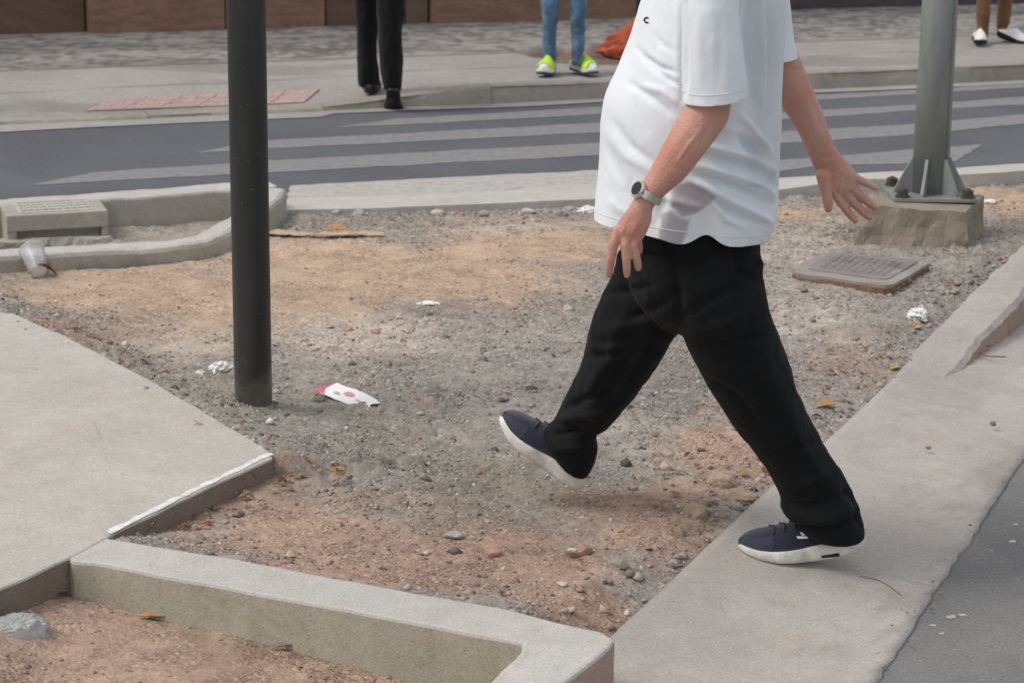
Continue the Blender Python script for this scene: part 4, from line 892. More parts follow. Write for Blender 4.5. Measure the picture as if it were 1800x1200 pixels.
M['conc_foot'] = concrete('stained_footing_concrete', (.36, .32, .26), .65, (.22, .17, .12), .8, .9); FZ = .235; f0, f1, f2, f3 = [G(x, y, FZ)[:2] for x, y in ((1512, 364), (1697, 372), (1728, 343), (1560, 335))]
ft = empty('pole_footing', (*((f0 + f2) / 2), .08)); tag(ft, 'rough stained concrete footing block under the grey steel pole', 'footing')
def blockrag(P, z0, z1, flare, seed, jit=.008, step=.03):
    P = resample(np.vstack([P, P[:1]]), step)[:-1]; c = P.mean(0); V = []; hs = np.linspace(0, 1, 7)
    for h in hs: 
        q = c + (P - c) * (1 + flare * (1 - h) ** 2); V += [(*p, z0 + (z1 - z0) * h) for p in q]
    V = np.array(V); n = len(P); w = np.ones(len(V)); V += jit * np.stack([fbm(V * 14, 3, seed), fbm(V * 14 + 9, 3, seed + 2), .5 * fbm(V * 14 + 4, 3, seed + 4)], 1) * 2
    Fc = [(i * n + k, i * n + (k + 1) % n, (i + 1) * n + (k + 1) % n, (i + 1) * n + k) for i in range(6) for k in range(n)]; Fc.append(tuple(6 * n + k for k in range(n))); return V, Fc
mesh('block', *blockrag(np.array([f0, f1, f2, f3]), .02, FZ, .16, 5, .013, .018), M['conc_foot'], ft)
pc = G(1641, 352, FZ)[:2] + np.array([0, .10]); rp = empty('steel_pole', (*pc, FZ)); tag(rp, 'grey galvanised steel pole with gusset fins on a concrete footing', 'pole')
mesh('base_plate', *blockrag(np.array([pc + np.array(q) * .165 for q in ((-1, -1), (1, -1), (1, 1), (-1, 1))]), FZ + .004, FZ + .016, 0, 1, .0), M['galv'], rp)
mesh('shaft', *loft([((*pc, z), (r_, 0, 0), (0, r_, 0)) for z, r_ in ((FZ + .014, .072), (1.0, .069), (3.0, .06), (6.0, .05))], 40), M['galv'], rp, True)
mesh('seam', *loft([((pc[0] + .048, pc[1] - .052 + (z - .3) * .0015, z), (.004, 0, 0), (0, .004, 0)) for z in (FZ + .15, 2.5)], 8), M['galv'], rp, True)
for k in range(6):
    a = math.radians(8 + 60 * k); d = np.array([math.cos(a), math.sin(a)]); t = np.array([-d[1], d[0]]) * .006; V = []
    for s_ in (-1, 1):
        for r_, z in ((.06, FZ + .014), (.145, FZ + .014), (.145, FZ + .028), (.078, FZ + .155), (.06, FZ + .155)): V.append((*(pc + d * r_ + t * s_), z))
    mesh('gusset', V, [(4, 3, 2, 1, 0), (5, 6, 7, 8, 9)] + [(i, (i + 1) % 5, (i + 1) % 5 + 5, i + 5) for i in range(5)], M['galv'], rp)
for sx, sy in ((-1, -1), (1, -1), (1, 1), (-1, 1)):
    q = pc + np.array([sx, sy]) * .128; bo = mesh('anchor_bolt', *loft([((*q, z), (.011, 0, 0), (0, .011, 0)) for z in (FZ + .01, FZ + .052)], 12), M['bolt'], rp, True)
    for z0, z1, r_ in ((FZ + .017, FZ + .022, .03), (FZ + .022, FZ + .046, .022)): 
        o = mesh('nut' if r_ < .025 else 'washer', *loft([((*q, z0), (r_, 0, 0), (0, r_, 0)), ((*q, z1), (r_, 0, 0), (0, r_, 0))], 6 if r_ < .025 else 16), M['bolt']); o.parent = bo; o.matrix_parent_inverse = bo.matrix_world.inverted()
# square inspection cover
CZ2 = .128; q = [G(x, y, CZ2)[:2] for x, y in ((1388, 480), (1566, 505), (1640, 460), (1446, 443))]; ic = empty('inspection_cover', (*(sum(q) / 4), .09)); tag(ic, 'square concrete inspection cover in a rusty metal frame lying in the gravel', 'inspection cover')
M['cover_rim'] = concrete('cover_rim_concrete', (.37, .34, .315), .65, (.2, .16, .14), .7, .8); M['rust'] = plain('rusty_frame', (.20, .12, .08), .85, .5, 30); M['conc_cover'] = concrete('cover_concrete', (.30, .275, .27), .6, (.15, .12, .125), .95, .9)
qc = chaikin(np.vstack([q, q[:1]]), 1)[:-1] if False else np.array(q)
def rounded(q, r=.1):
    out = []
    for i in range(4):
        a, b_, c = q[i - 1], q[i], q[(i + 1) % 4]; p0, p1 = b_ + (a - b_) * r, b_ + (c - b_) * r
        for t in np.linspace(0, 1, 5): out.append((1 - t) ** 2 * p0 + 2 * t * (1 - t) * b_ + t * t * p1)
    return np.array(out)
qc = rounded(np.array(q)); cen = qc.mean(0)
mesh('frame', *blockrag(qc, .06, CZ2 - .008, .02, 8, .003), M['rust'], ic); mesh('concrete_rim', *blockrag(cen + (qc - cen) * .985, CZ2 - .03, CZ2 + .002, .0, 9, .004), M['cover_rim'], ic)
ce2 = cen + np.array([.012, .03]); mesh('plate', *blockrag(ce2 + (qc - cen) * .80, CZ2 - .03, CZ2 + .006, .0, 9, .002), M['conc_cover'], ic)
studs = []
for i in range(9):
    for j in range(9):
        s_, t_ = -.62 + i * .155, -.62 + j * .155; e1_, e2_ = (q[1] - q[0]) / 2 * .95, (q[3] - q[0]) / 2 * .95; pc_ = ce2 + e1_ * s_ + e2_ * t_; h_ = .0075 + .0015 * random.random()
        studs.append(([(*(pc_ + e1_ * a * .05 + e2_ * b_ * .05), CZ2 + (.004 if k == 0 else h_)) for a in (-1, 1) for b_ in (-1, 1) for k in (0, 1)], box_vf(0, 1, 0, 1, 0, 1)[1]))
mesh('raised_studs', *merge(studs), M['conc_cover'], ic)

# ================================================================ PEOPLE
def shoe_vf(L=.30, W=.105, upper=True, extra=0.):
    """shoe in local space: toe at +x, heel at 0, z up; returns sole and upper meshes"""
    N = 26; sole, upr = [], []; ns = 28
    t = np.linspace(0, 1, N)
    hw = W / 2 * np.interp(t, [0, .03, .1, .25, .45, .68, .82, .92, .97, 1], [.30, .55, .70, .74, .72, .98, .96, .74, .48, .16])
    cy = np.interp(t, [0, .3, .6, 1], [0, 0, .004, -.008])
    zb = np.interp(t, [0, .08, .2, .5, .7, .85, 1], [.016, .006, .001, .0, .0, .008, .024])
    zt = np.interp(t, [0, .1, .3, .5, .7, .85, .95, 1], [.060, .056, .050, .042, .036, .036, .040, .038]) + extra
    ht = extra * .6 + np.interp(t, [0, .05, .12, .3, .42, .52, .62, .74, .86, .95, 1], [.058, .060, .064, .076, .092, .098, .088, .076, .068, .056, .042])
    for i in range(N):
        x = t[i] * L; c = np.array([x, cy[i], (zb[i] + zt[i]) / 2]); sole.append((c, np.array([0, hw[i] * 1.04, 0]), np.array([0, 0, (zt[i] - zb[i]) / 2])))
    V, Fc = loft(sole, ns, True, .55)
    U = []
    for i in range(N):
        x = t[i] * L; w = hw[i] * .965; z0, z1 = zt[i] - .008, ht[i]; nar = np.interp(t[i], [0, .1, .4, .55, .8, 1], [.55, .5, .48, .5, .75, .95])
        for k in range(ns):
            a = math.pi * k / (ns - 1); ca, sa = math.cos(a), math.sin(a); wk = w * (1 + (nar - 1) * sa ** 1.3) ; U.append((x, cy[i] + math.copysign(abs(ca) ** .75, ca) * wk, z0 + (z1 - z0) * sa ** .7))
    FU = [(i * ns + k, i * ns + k + 1, (i + 1) * ns + k + 1, (i + 1) * ns + k) for i in range(N - 1) for k in range(ns - 1)]
    FU += [tuple(range(ns)), tuple((N - 1) * ns + k for k in range(ns - 1, -1, -1))] + [((i + 1) * ns, i * ns, i * ns + ns - 1, (i + 1) * ns + ns - 1) for i in range(N - 1)]
    return (V, Fc), (U, FU)
def place(o, Mx): o.data.transform(Mx); o.data.update(); return o
def basis(origin, fwd, upv):
    f = Vector(fwd).normalized(); u_ = Vector(upv); s_ = u_.cross(f).normalized(); u_ = f.cross(s_).normalized()
    return Matrix(((f.x, s_.x, u_.x, origin[0]), (f.y, s_.y, u_.y, origin[1]), (f.z, s_.z, u_.z, origin[2]), (0, 0, 0, 1)))
def make_shoe(parent, Mx, msole, mupper, L=.30, W=.105, bend=0., extra=0.):
    sv, uv = shoe_vf(L, W, True, extra)
    up_ = mesh('shoe', *uv, mupper, None, True)
    so = mesh('sole', *sv, msole, None, True)
    for o in (up_, so):
        v = co(o.data)
        if bend:                                           # heel lifting about the ball of the foot
            t = np.clip((.60 * L - v[:, 0]) / (.6 * L), 0, 1); v[:, 2] += bend * t ** 1.7; v[:, 0] += bend * .12 * t
        set_co(o.data, v); place(o, Mx)
    up_.parent = parent; up_.matrix_parent_inverse = parent.matrix_world.inverted(); so.parent = up_; so.matrix_parent_inverse = up_.matrix_world.inverted() if False else Matrix.Identity(4)
    so.matrix_parent_inverse = (parent.matrix_world @ up_.matrix_parent_inverse).inverted()
    return up_, so
def child(o, par):
    bpy.context.view_layer.update(); o.parent = par; o.matrix_parent_inverse = par.matrix_world.inverted(); return o

# ---------------------------------------------------------------- the walking man
YB = 5.16                                                  # where the middle of his body is
fp_ = np.array(G(1415, 988, .05)); fz = slab_z(fp_[0], fp_[1]); fp_ = np.array(G(1415, 988, fz))
man = empty('person', (fp_[0] - .15, YB, fz)); tag(man, 'man in a white polo shirt and black trousers striding left, cropped at the chest', 'person')
YN, YFr = fp_[1] + .02, 5.40                               # near (left) foot, far (right) foot
# trousers
pel = edges_loft([((1122, 330), (1345, 330), YB, .16), ((1112, 420), (1338, 425), YB, .175), ((1100, 470), (1342, 490), YB, .18), ((1120, 530), (1352, 535), YB, .165), ((1165, 575), (1345, 570), YB, .11)], 40)
_nl = [((1125, 440), (1338, 445), .09), ((1128, 480), (1342, 485), .105), ((1158, 530), (1352, 528), .108), ((1190, 575), (1363, 570), .106), ((1218, 630), (1381, 622), .102), ((1250, 690), (1403, 686), .096), ((1288, 745), (1428, 742), .090), ((1328, 795), (1456, 792), .086), ((1359, 840), (1484, 840), .082), ((1373, 872), (1505, 880), .08), ((1374, 895), (1514, 908), .078), ((1404, 925), (1521, 932), .079), ((1420, 944), (1519, 941), .078)]
near = edges_loft([(a, b_, (YB - .09) + (YN - YB + .09) * sstep(440, 900, (a[1] + b_[1]) / 2), d) for a, b_, d in _nl], 40)
far = edges_loft([((1088, 440), (1320, 445), YB + .08, .09), ((1078, 480), (1300, 490), YB + .09, .105), ((1058, 520), (1240, 540), YB + .1, .106), ((1044, 565), (1196, 574), YB + .12, .104), ((1030, 612), (1162, 622), YB + .15, .100), ((1014, 658), (1129, 670), YB + .18, .094), ((994, 697), (1097, 712), YFr - .03, .088), ((980, 728), (1066, 742), YFr, .084), ((966, 746), (1050, 762), YFr, .08), ((955, 758), (1052, 786), YFr, .076), ((960, 782), (1046, 812), YFr, .07), ((985, 815), (1034, 838), YFr, .06)], 40)
tro = remesh(*merge([pel, near, far]), .0055, 5)
folds(tro, [(a_, b_ * 1.7, c_ * .85) for a_, b_, c_ in [
    ([(1180, 430), (1190, 500), (1196, 565)], -.008, 9), ([(1200, 560), (1240, 530), (1300, 500)], -.007, 7), ([(1205, 590), (1270, 570), (1340, 540)], .005, 9), ([(1225, 610), (1290, 600), (1350, 590)], -.006, 7), ([(1290, 430), (1300, 480), (1340, 500)], -.006, 6), ([(1300, 470), (1325, 455), (1340, 470)], .007, 6),
    ([(1225, 640), (1280, 660), (1340, 720), (1390, 790)], .004, 9), ([(1240, 660), (1300, 700), (1350, 760)], -.005, 7), ([(1350, 560), (1340, 620), (1360, 690), (1400, 760)], .006, 12), ([(1320, 540), (1312, 620), (1340, 700), (1385, 780)], -.006, 9), ([(1350, 800), (1400, 790), (1450, 770)], -.003, 6), ([(1370, 720), (1400, 790), (1440, 860), (1470, 900)], -.005, 8), ([(1395, 760), (1430, 820), (1470, 870)], .005, 7),
    ([(1380, 880), (1430, 890), (1500, 860)], -.008, 6), ([(1390, 905), (1440, 915), (1508, 890)], .008, 7), ([(1400, 925), (1450, 930), (1510, 910)], -.008, 5), ([(1370, 850), (1420, 850), (1485, 820)], .006, 8), ([(1480, 850), (1500, 880), (1508, 925)], -.006, 5),
    ([(1060, 515), (1110, 510), (1150, 500)], -.007, 6), ([(1110, 560), (1150, 540), (1185, 520)], -.008, 7), ([(1060, 580), (1110, 570), (1160, 560)], .005, 8), ([(1040, 600), (1080, 600), (1120, 590)], -.006, 6), ([(1020, 625), (1060, 625), (1110, 615)], -.007, 6), ([(1095, 560), (1070, 630), (1030, 700)], .006, 9), ([(1130, 590), (1095, 650), (1050, 720)], -.005, 7),
    ([(985, 720), (1030, 700), (1080, 690)], -.008, 6), ([(975, 742), (1020, 730), (1060, 728)], .009, 7), ([(965, 765), (1010, 758), (1050, 768)], -.008, 6), ([(975, 790), (1010, 785), (1045, 790)], .007, 6)]],
    noise=[((9, 9, 5), .007, 3), ((26, 26, 16), .0045, 5), ((60, 60, 40), .0016, 7)])
obj_me('trousers', tro, M['black_cloth'], man, True)
# pocket seam on the near hip
def ribbon_on(px_list, Y, w, name, mat, parent, off=.0):
    P = [PY(x, y, Y) for x, y in px_list]; v, f = tube(P, w, 6); return mesh(name, v, f, mat, parent, True)
# shirt: one shell, open at hem, neck and sleeves
tor = edges_loft([((1208, -128), (1318, -140), YB, .075), ((1190, -100), (1335, -112), YB, .09), ((1165, -78), (1362, -88), YB, .17), ((1143, -40), (1376, -45), YB, .205), ((1128, 0), (1379, 0), YB, .212), ((1110, 60), (1378, 60), YB, .21), ((1087, 118), (1375, 120), YB, .207), ((1064, 166), (1373, 170), YB, .208), ((1055, 215), (1371, 220), YB, .212), ((1053, 265), (1370, 270), YB, .213), ((1049, 320), (1368, 325), YB, .21), ((1045, 384), (1362, 385), YB, .205), ((1042, 440), (1346, 430), YB, .20), ((1040, 490), (1335, 480), YB, .195)], 64)
YA = YB - .268
slv = edges_loft([((1195, -95), (1330, -85), YA + .10, .06), ((1192, -50), (1322, -40), YA + .03, .075), ((1198, 0), (1300, 5), YA, .074), ((1200, 60), (1303, 60), YA - .005, .074), ((1200, 120), (1308, 115), YA - .005, .074), ((1201, 178), (1314, 165), YA - .005, .073), ((1200, 230), (1316, 215), YA - .005, .073)], 36)
YAr = YB + .235
slr = edges_loft([((1235, -95), (1370, -80), YAr - .09, .06), ((1262, -40), (1384, -35), YAr - .02, .074), ((1285, 20), (1389, 25), YAr + .01, .073), ((1292, 60), (1393, 62), YAr + .02, .072), ((1298, 112), (1402, 103), YAr + .02, .072), ((1302, 165), (1412, 150), YAr + .02, .07)], 36)
shm = remesh(*tor, .0042, 4); sm1 = remesh(*slv, .0042, 4); sm2 = remesh(*slr, .0042, 4)
def cut(me, pts, keep_side, limit=None):
    """open a shell along a plane through three places"""
    p0, p1, p2 = [np.array(p) for p in pts]; nn = np.cross(p1 - p0, p2 - p0); nn /= np.linalg.norm(nn)
    if (np.array(keep_side) - p0) @ nn < 0: nn = -nn
    bm = bmesh.new(); bm.from_mesh(me)
    geom = bm.verts[:] + bm.edges[:] + bm.faces[:]
    if limit is not None:
        fs = [f for f in bm.faces if limit(np.array(f.calc_center_median()))]; geom = list({v for f in fs for v in f.verts}) + list({e for f in fs for e in f.edges}) + fs
    bmesh.ops.bisect_plane(bm, geom=geom, plane_co=p0, plane_no=nn, clear_inner=True, clear_outer=False); bm.to_mesh(me); bm.free()
cut(shm, [PY(1045, 385, YB), PY(1360, 424, YB), PY(1200, 424, YB - .2)], PY(1200, 200, YB), lambda c: proj(c[None])[0][1] > 300)
cut(sm1, [PY(1200, 179, YA), PY(1314, 166, YA), PY(1255, 160, YA + .07)], PY(1255, 0, YA))
cut(sm2, [PY(1298, 113, YAr), PY(1403, 103, YAr), PY(1350, 100, YAr + .07)], PY(1340, 0, YAr))
cut(shm, [PY(1208, -118, YB), PY(1318, -128, YB), PY(1260, -122, YB + .07)], PY(1250, 100, YB), lambda c: proj(c[None])[0][1] < -95)
bmj = bmesh.new()
for m_ in (shm, sm1, sm2): bmj.from_mesh(m_)
bmj.to_mesh(shm); bmj.free()
folds(shm, [([(1270, 225), (1300, 232), (1330, 248)], .005, 4), ([(1262, 243), (1300, 250), (1325, 262)], -.005, 4), ([(1215, 300), (1250, 312), (1300, 326)], -.005, 3.5), ([(1290, 345), (1320, 352), (1355, 372)], -.006, 4), ([(1270, 392), (1310, 402), (1345, 414)], -.005, 4), ([(1230, 20), (1228, 80), (1232, 150)], .004, 7), ([(1262, 10), (1268, 70), (1262, 160)], -.0035, 7), ([(1292, 20), (1296, 90), (1304, 160)], .004, 6), ([(1150, 60), (1165, 80), (1192, 92)], -.003, 4), ([(1090, 330), (1110, 352), (1150, 372)], -.004, 6), ([(1070, 350), (1085, 365), (1120, 385)], .004, 6)] + [(a_, b_ * 1.8, c_ * .8) for a_, b_, c_ in [
    ([(1080, 215), (1105, 255), (1150, 290)], -.0035, 7), ([(1065, 255), (1085, 300), (1110, 345)], -.003, 8), ([(1072, 235), (1100, 275), (1150, 305)], .003, 8),
    ([(1135, 100), (1160, 118), (1190, 128)], -.0045, 4), ([(1120, 85), (1145, 115), (1175, 140), (1195, 150)], -.004, 5), ([(1105, 145), (1150, 175), (1180, 200)], -.004, 6), ([(1130, 152), (1165, 160), (1195, 185)], .0035, 6),
    ([(1203, 0), (1205, 60), (1203, 140), (1200, 178)], -.006, 5), ([(1190, 0), (1192, 60), (1190, 150)], .003, 6),
    ([(1316, 0), (1312, 60), (1318, 130), (1325, 190)], -.009, 8), ([(1337, -20), (1338, 60), (1340, 130), (1338, 230)], .0075, 6), ([(1352, -20), (1354, 80), (1352, 200), (1350, 260)], -.006, 5), ([(1362, 0), (1364, 120), (1362, 240)], .005, 5),
    ([(1305, 205), (1325, 235), (1348, 262), (1358, 300)], .010, 6), ([(1300, 235), (1320, 262), (1345, 290)], -.010, 6), ([(1240, 258), (1290, 268), (1340, 285), (1362, 310)], .010, 6), ([(1245, 272), (1290, 285), (1340, 303)], -.010, 6), ([(1230, 292), (1290, 308), (1345, 330), (1362, 345)], .009, 6), ([(1225, 308), (1280, 322), (1330, 342), (1358, 360)], -.010, 6),
    ([(1215, 318), (1270, 345), (1320, 372), (1358, 392)], .009, 6), ([(1250, 350), (1290, 372), (1340, 396)], -.008, 6), ([(1240, 345), (1275, 385), (1330, 410)], .006, 6), ([(1160, 345), (1200, 355), (1240, 372)], .005, 6), ([(1180, 300), (1170, 350), (1150, 400)], -.004, 8)]],
    noise=[((6, 6, 4), .006, 13), ((16, 16, 9), .0026, 15), ((45, 45, 26), .0010, 16)])
v = co(shm); pp = proj(v); nn = nrm(shm)
# hem swings: rides up over the hip, dips at the flank
w = sstep(330, 425, pp[:, 1]); v[:, 2] += w * (.020 * np.exp(-((pp[:, 0] - 1243) / 22) ** 2) * (nn[:, 1] < .2) - .008 * np.exp(-((pp[:, 0] - 1195) / 26) ** 2)); v[:, 1] += w * .010 * np.sin(pp[:, 0] / 19.) * (nn[:, 1] < 0); set_co(shm, v)
# damp translucent patches on the near flank
n1 = 5 * np.stack([fbm(v * 30, 3, 3), fbm(v * 30 + 7, 3, 4)], 1); q = pp + n1
def soft(poly, e=3.):
    r = np.zeros(len(q))
    for dx, dy in ((0, 0), (e, 0), (-e, 0), (0, e), (0, -e)): r += inpoly(q + [dx, dy], poly)
    return r / 5
near_side = (v[:, 1] < YB)
damp_shade = np.maximum(soft([(1180, 325), (1215, 318), (1240, 330), (1256, 345), (1250, 362), (1232, 374), (1200, 380), (1178, 360)]), soft([(1160, 375), (1178, 368), (1198, 382), (1212, 386), (1205, 412), (1196, 432), (1158, 428)])) * near_side
damp_shade = np.maximum(damp_shade, .45 * sstep(1300, 1330, pp[:, 0]) * (.6 + .4 * fbm(v * 9, 2, 8)) * near_side * (pp[:, 1] < 330))  # shade on the back of the shirt, painted into the same colour layer
sc_ = 1 - damp_shade[:, None] * np.array([.42, .48, .46]); set_col(shm, sc_, 'DampShade')
M['polo'] = cloth('white_polo_knit', (.76, .815, .865), .03, 1100, .9, .15, 'DampShade')
nt = M['polo'].node_tree; bs = nt.nodes['Principled BSDF']; P_ = coord(nt); prevn = bs.inputs['Normal'].links[0].from_socket
for sc_, st_, ds_ in ((7, .35, .014), (17, .3, .006)):
    cr_ = tex_noise(nt, vscale(nt, P_, (1, 1, .6)), sc_, 3, .5, 1.0); ab = nt.nodes.new('ShaderNodeMath'); ab.operation = 'SUBTRACT'; nt.links.new(cr_, ab.inputs[0]); ab.inputs[1].default_value = .5; a2_ = nt.nodes.new('ShaderNodeMath'); a2_.operation = 'ABSOLUTE'; nt.links.new(ab.outputs[0], a2_.inputs[0]); prevn = bump(nt, bs, a2_.outputs[0], st_, ds_, prevn)
shirt = obj_me('polo_shirt', shm, M['polo'], man, True); md = shirt.modifiers.new('s', 'SOLIDIFY'); md.thickness = .0022; md.offset = -1
# stitched seams round hem and near sleeve
def seam(me, pts, off, keep, name, limit, r=.0011):
    p0, p1_, p2_ = [np.array(p) for p in pts]; nn = np.cross(p1_ - p0, p2_ - p0); nn /= np.linalg.norm(nn)
    if (np.array(keep) - p0) @ nn < 0: nn = -nn
    bm = bmesh.new(); bm.from_mesh(me); res = bmesh.ops.bisect_plane(bm, geom=bm.verts[:] + bm.edges[:] + bm.faces[:], plane_co=p0 + nn * off, plane_no=nn); V_, F_ = [], []
    for e in [g for g in res['geom_cut'] if isinstance(g, bmesh.types.BMEdge)]:
        a, b_ = [np.array(q.co) + np.array(q.normal) * .0006 for q in e.verts]
        if not (limit(a) and limit(b_)): continue
        t = b_ - a; nv = np.array(e.verts[0].normal); s_ = np.cross(t, nv); ln = np.linalg.norm(s_)
        if ln < 1e-9: continue
        s_ = s_ / ln * r; k = len(V_); V_ += [a - s_, b_ - s_, b_ + nv * r * .8, a + nv * r * .8, a + s_, b_ + s_]; F_ += [(k, k + 1, k + 2, k + 3), (k + 3, k + 2, k + 5, k + 4)]
    bm.free()
    if V_: child(mesh(name, V_, F_, M['white_cloth']), shirt)
seam(shm, [PY(1200, 179, YA), PY(1314, 166, YA), PY(1255, 160, YA + .07)], .024, PY(1255, 0, YA), 'sleeve_seam', lambda c: c[1] < YB - .17 and 1190 < proj(c[None])[0][0] < 1325 and proj(c[None])[0][1] > 100)
seam(shm, [PY(1045, 385, YB), PY(1360, 424, YB), PY(1200, 424, YB - .2)], .022, PY(1200, 200, YB), 'hem_seam', lambda c: proj(c[None])[0][1] > 330)
# chest emblem: a small dark crescent
dgm = bpy.context.evaluated_depsgraph_get(); dgm.update()
def on_shirt(x, y, lift=.002):
    d = Vector(ray(x, y)).normalized(); hit, loc, n_, _ = shirt.ray_cast(shirt.matrix_world.inverted() @ Vector(CAMP), d)
    return (np.array(shirt.matrix_world @ loc) + np.array(n_) * lift) if hit else None
V = []
for t in np.linspace(.9, 5.4, 12):
    for r_ in (3.2, 5.6): V.append(on_shirt(1138 + r_ * math.cos(t), 36 + r_ * math.sin(t)))
if all(x is not None for x in V): mesh('emblem', V, [(2 * i, 2 * i + 1, 2 * i + 3, 2 * i + 2) for i in range(11)], M['black_cloth'], man)
# skin: one body
def fing(pts, Y, r, dY=None):
    dY = dY or [0] * len(pts); return tube([PY(x, y, Y + e) for (x, y), e in zip(pts, dY)], [q * 1.04 for q in r], 14)
armL = edges_loft([((1235, -60), (1300, -60), YA + .06, .05), ((1222, 60), (1292, 60), YA, .05), ((1216, 130), (1290, 130), YA - .003, .048), ((1208, 178), (1286, 176), YA - .006, .047), ((1196, 200), (1279, 212), YA - .01, .046), ((1184, 220), (1258, 244), YA - .012, .045), ((1166, 254), (1231, 280), YA - .016, .041), ((1146, 292), (1201, 316), YA - .018, .034), ((1130, 320), (1172, 340), YA - .02, .028), ((1119, 340), (1156, 356), YA - .02, .025), ((1111, 355), (1147, 368), YA - .02, .023), ((1098, 378), (1145, 388), YA - .02, .020), ((1084, 402), (1136, 410), YA - .018, .017), ((1074, 424), (1126, 428), YA - .016, .012)], 28)
hl = YA - .018
fL = [fing([(1086, 405), (1078, 430), (1074, 455), (1071, 472), (1070, 483)], hl, [.0115, .0105, .0098, .009, .0075], [0, -.006, -.004, .004, .012]),
      fing([(1102, 405), (1099, 432), (1101, 456), (1102, 473), (1102, 483)], hl, [.0115, .0105, .0098, .009, .0075], [0, -.008, -.008, -.002, .006]),
      fing([(1116, 405), (1114, 430), (1118, 450), (1121, 463), (1122, 471)], hl, [.011, .010, .0095, .0088, .0075], [0, -.004, .0, .008, .014]),
      fing([(1121, 408), (1121, 426), (1123, 436), (1124, 442)], hl + .026, [.0105, .0095, .0085, .007], [0, .0, .008, .016]),
      fing([(1112, 375), (1094, 398), (1082, 420), (1076, 437), (1074, 446)], hl + .022, [.014, .0125, .0115, .010, .008], [0, .008, .014, .016, .018])]
YR = YAr + .02
armR = edges_loft([((1290, -60), (1360, -60), YAr - .04, .05), ((1315, 40), (1388, 40), YAr + .01, .05), ((1328, 85), (1398, 82), YR, .047), ((1340, 115), (1408, 106), YR, .045), ((1352, 150), (1426, 148), YR + .005, .044), ((1374, 188), (1441, 184), YR + .01, .041), ((1392, 214), (1451, 210), YR + .015, .037), ((1410, 248), (1462, 244), YR + .02, .030), ((1424, 280), (1473, 266), YR + .022, .024), ((1432, 296), (1482, 276), YR + .024, .021), ((1440, 316), (1496, 292), YR + .024, .0195), ((1456, 338), (1508, 310), YR + .024, .0165), ((1468, 350), (1512, 322), YR + .024, .012)], 28)
hr = YR + .024
fR = [fing([(1492, 305), (1508, 315), (1523, 322), (1535, 328), (1541, 331)], hr, [1.02 * q for q in [.0105, .0095, .0088, .008, .007]], [0, -.002, -.004, -.010, -.018]),
      fing([(1486, 318), (1503, 334), (1519, 350), (1532, 360), (1539, 365)], hr, [1.02 * q for q in [.0115, .0105, .0098, .009, .0075]], [0, 0, -.002, -.008, -.016]),
      fing([(1478, 330), (1495, 350), (1510, 366), (1522, 377), (1528, 382)], hr, [1.02 * q for q in [.0115, .0108, .010, .0092, .008]], [0, .002, 0, -.006, -.014]),
      fing([(1468, 338), (1478, 356), (1489, 371), (1499, 383), (1503, 388)], hr, [1.02 * q for q in [.0115, .0105, .0098, .009, .0078]], [0, 0, -.004, -.008, -.014]),
      fing([(1446, 308), (1450, 328), (1454, 347), (1456, 360), (1456, 368)], hr - .010, [1.1 * q for q in [.0145, .013, .0115, .0098, .008]], [0, -.006, -.010, -.012, -.012])]
core = edges_loft([((1200, -150), (1300, -160), YB, .058), ((1205, -110), (1312, -120), YB, .06), ((1195, -85), (1340, -92), YB, .15), ((1160, -30), (1360, -30), YB, .185), ((1140, 60), (1355, 60), YB, .18), ((1100, 165), (1350, 170), YB, .175), ((1090, 250), (1345, 260), YB, .18), ((1105, 340), (1335, 340), YB, .165), ((1130, 440), (1325, 450), YB, .15), ((1180, 540), (1330, 540), YB, .11)], 36)
def inner(st, k): return st
legN = tube([PY(1250, 480, YB - .09), PY(1300, 620, YB - .08), PY(1358, 745, (YB - .09 + YN) / 2), PY(1420, 840, YN), PY(1455, 905, YN), PY(1462, 950, YN)], [.075, .07, .056, .05, .038, .035], 16)
legF = tube([PY(1190, 480, YB + .09), PY(1115, 600, YB + .13), PY(1050, 705, YFr - .02), PY(1015, 765, YFr), PY(1008, 800, YFr)], [.07, .06, .042, .034, .03], 16)
hc = PY(1228, -262, YB); he = []
def ell(c, a, b_, cc, n=24):
    rg = []
    for i in range(13):
        t = math.pi * (i + .5) / 13 - math.pi / 2; rg.append((np.array(c) + [0, 0, cc * math.sin(t)], np.array([a * math.cos(t), 0, 0]), np.array([0, b_ * math.cos(t), 0])))
    return loft(rg, n)
he = [ell(hc + [.01, 0, .03], .098, .076, .105), ell(hc + [-.03, 0, -.04], .066, .060, .085), tube([hc + [-.09, 0, .01], hc + [-.112, 0, -.03], hc + [-.09, 0, -.04]], [.011, .016, .010], 10), tube([hc + [-.088, -.02, -.075], hc + [-.094, 0, -.073], hc + [-.088, .02, -.075]], .008, 8), tube([hc + [-.083, -.04, .012], hc + [-.092, 0, .018], hc + [-.083, .04, .012]], .008, 8)]
for s_ in (-1, 1): he.append(tube([hc + [.01, s_ * .076, .015], hc + [.02, s_ * .083, -.01], hc + [.012, s_ * .076, -.035]], [.012, .014, .010], 8)); he.append(ell(hc + [-.080, s_ * .032, .0], .012, .014, .009, 10))
he.append(tube([PY(1258, -95, YB), hc + [.025, 0, -.06]], [.062, .056], 18))
body = remesh(*merge([core, armL, armR, legN, legF] + fL + fR + he), .0027, 3, .45)
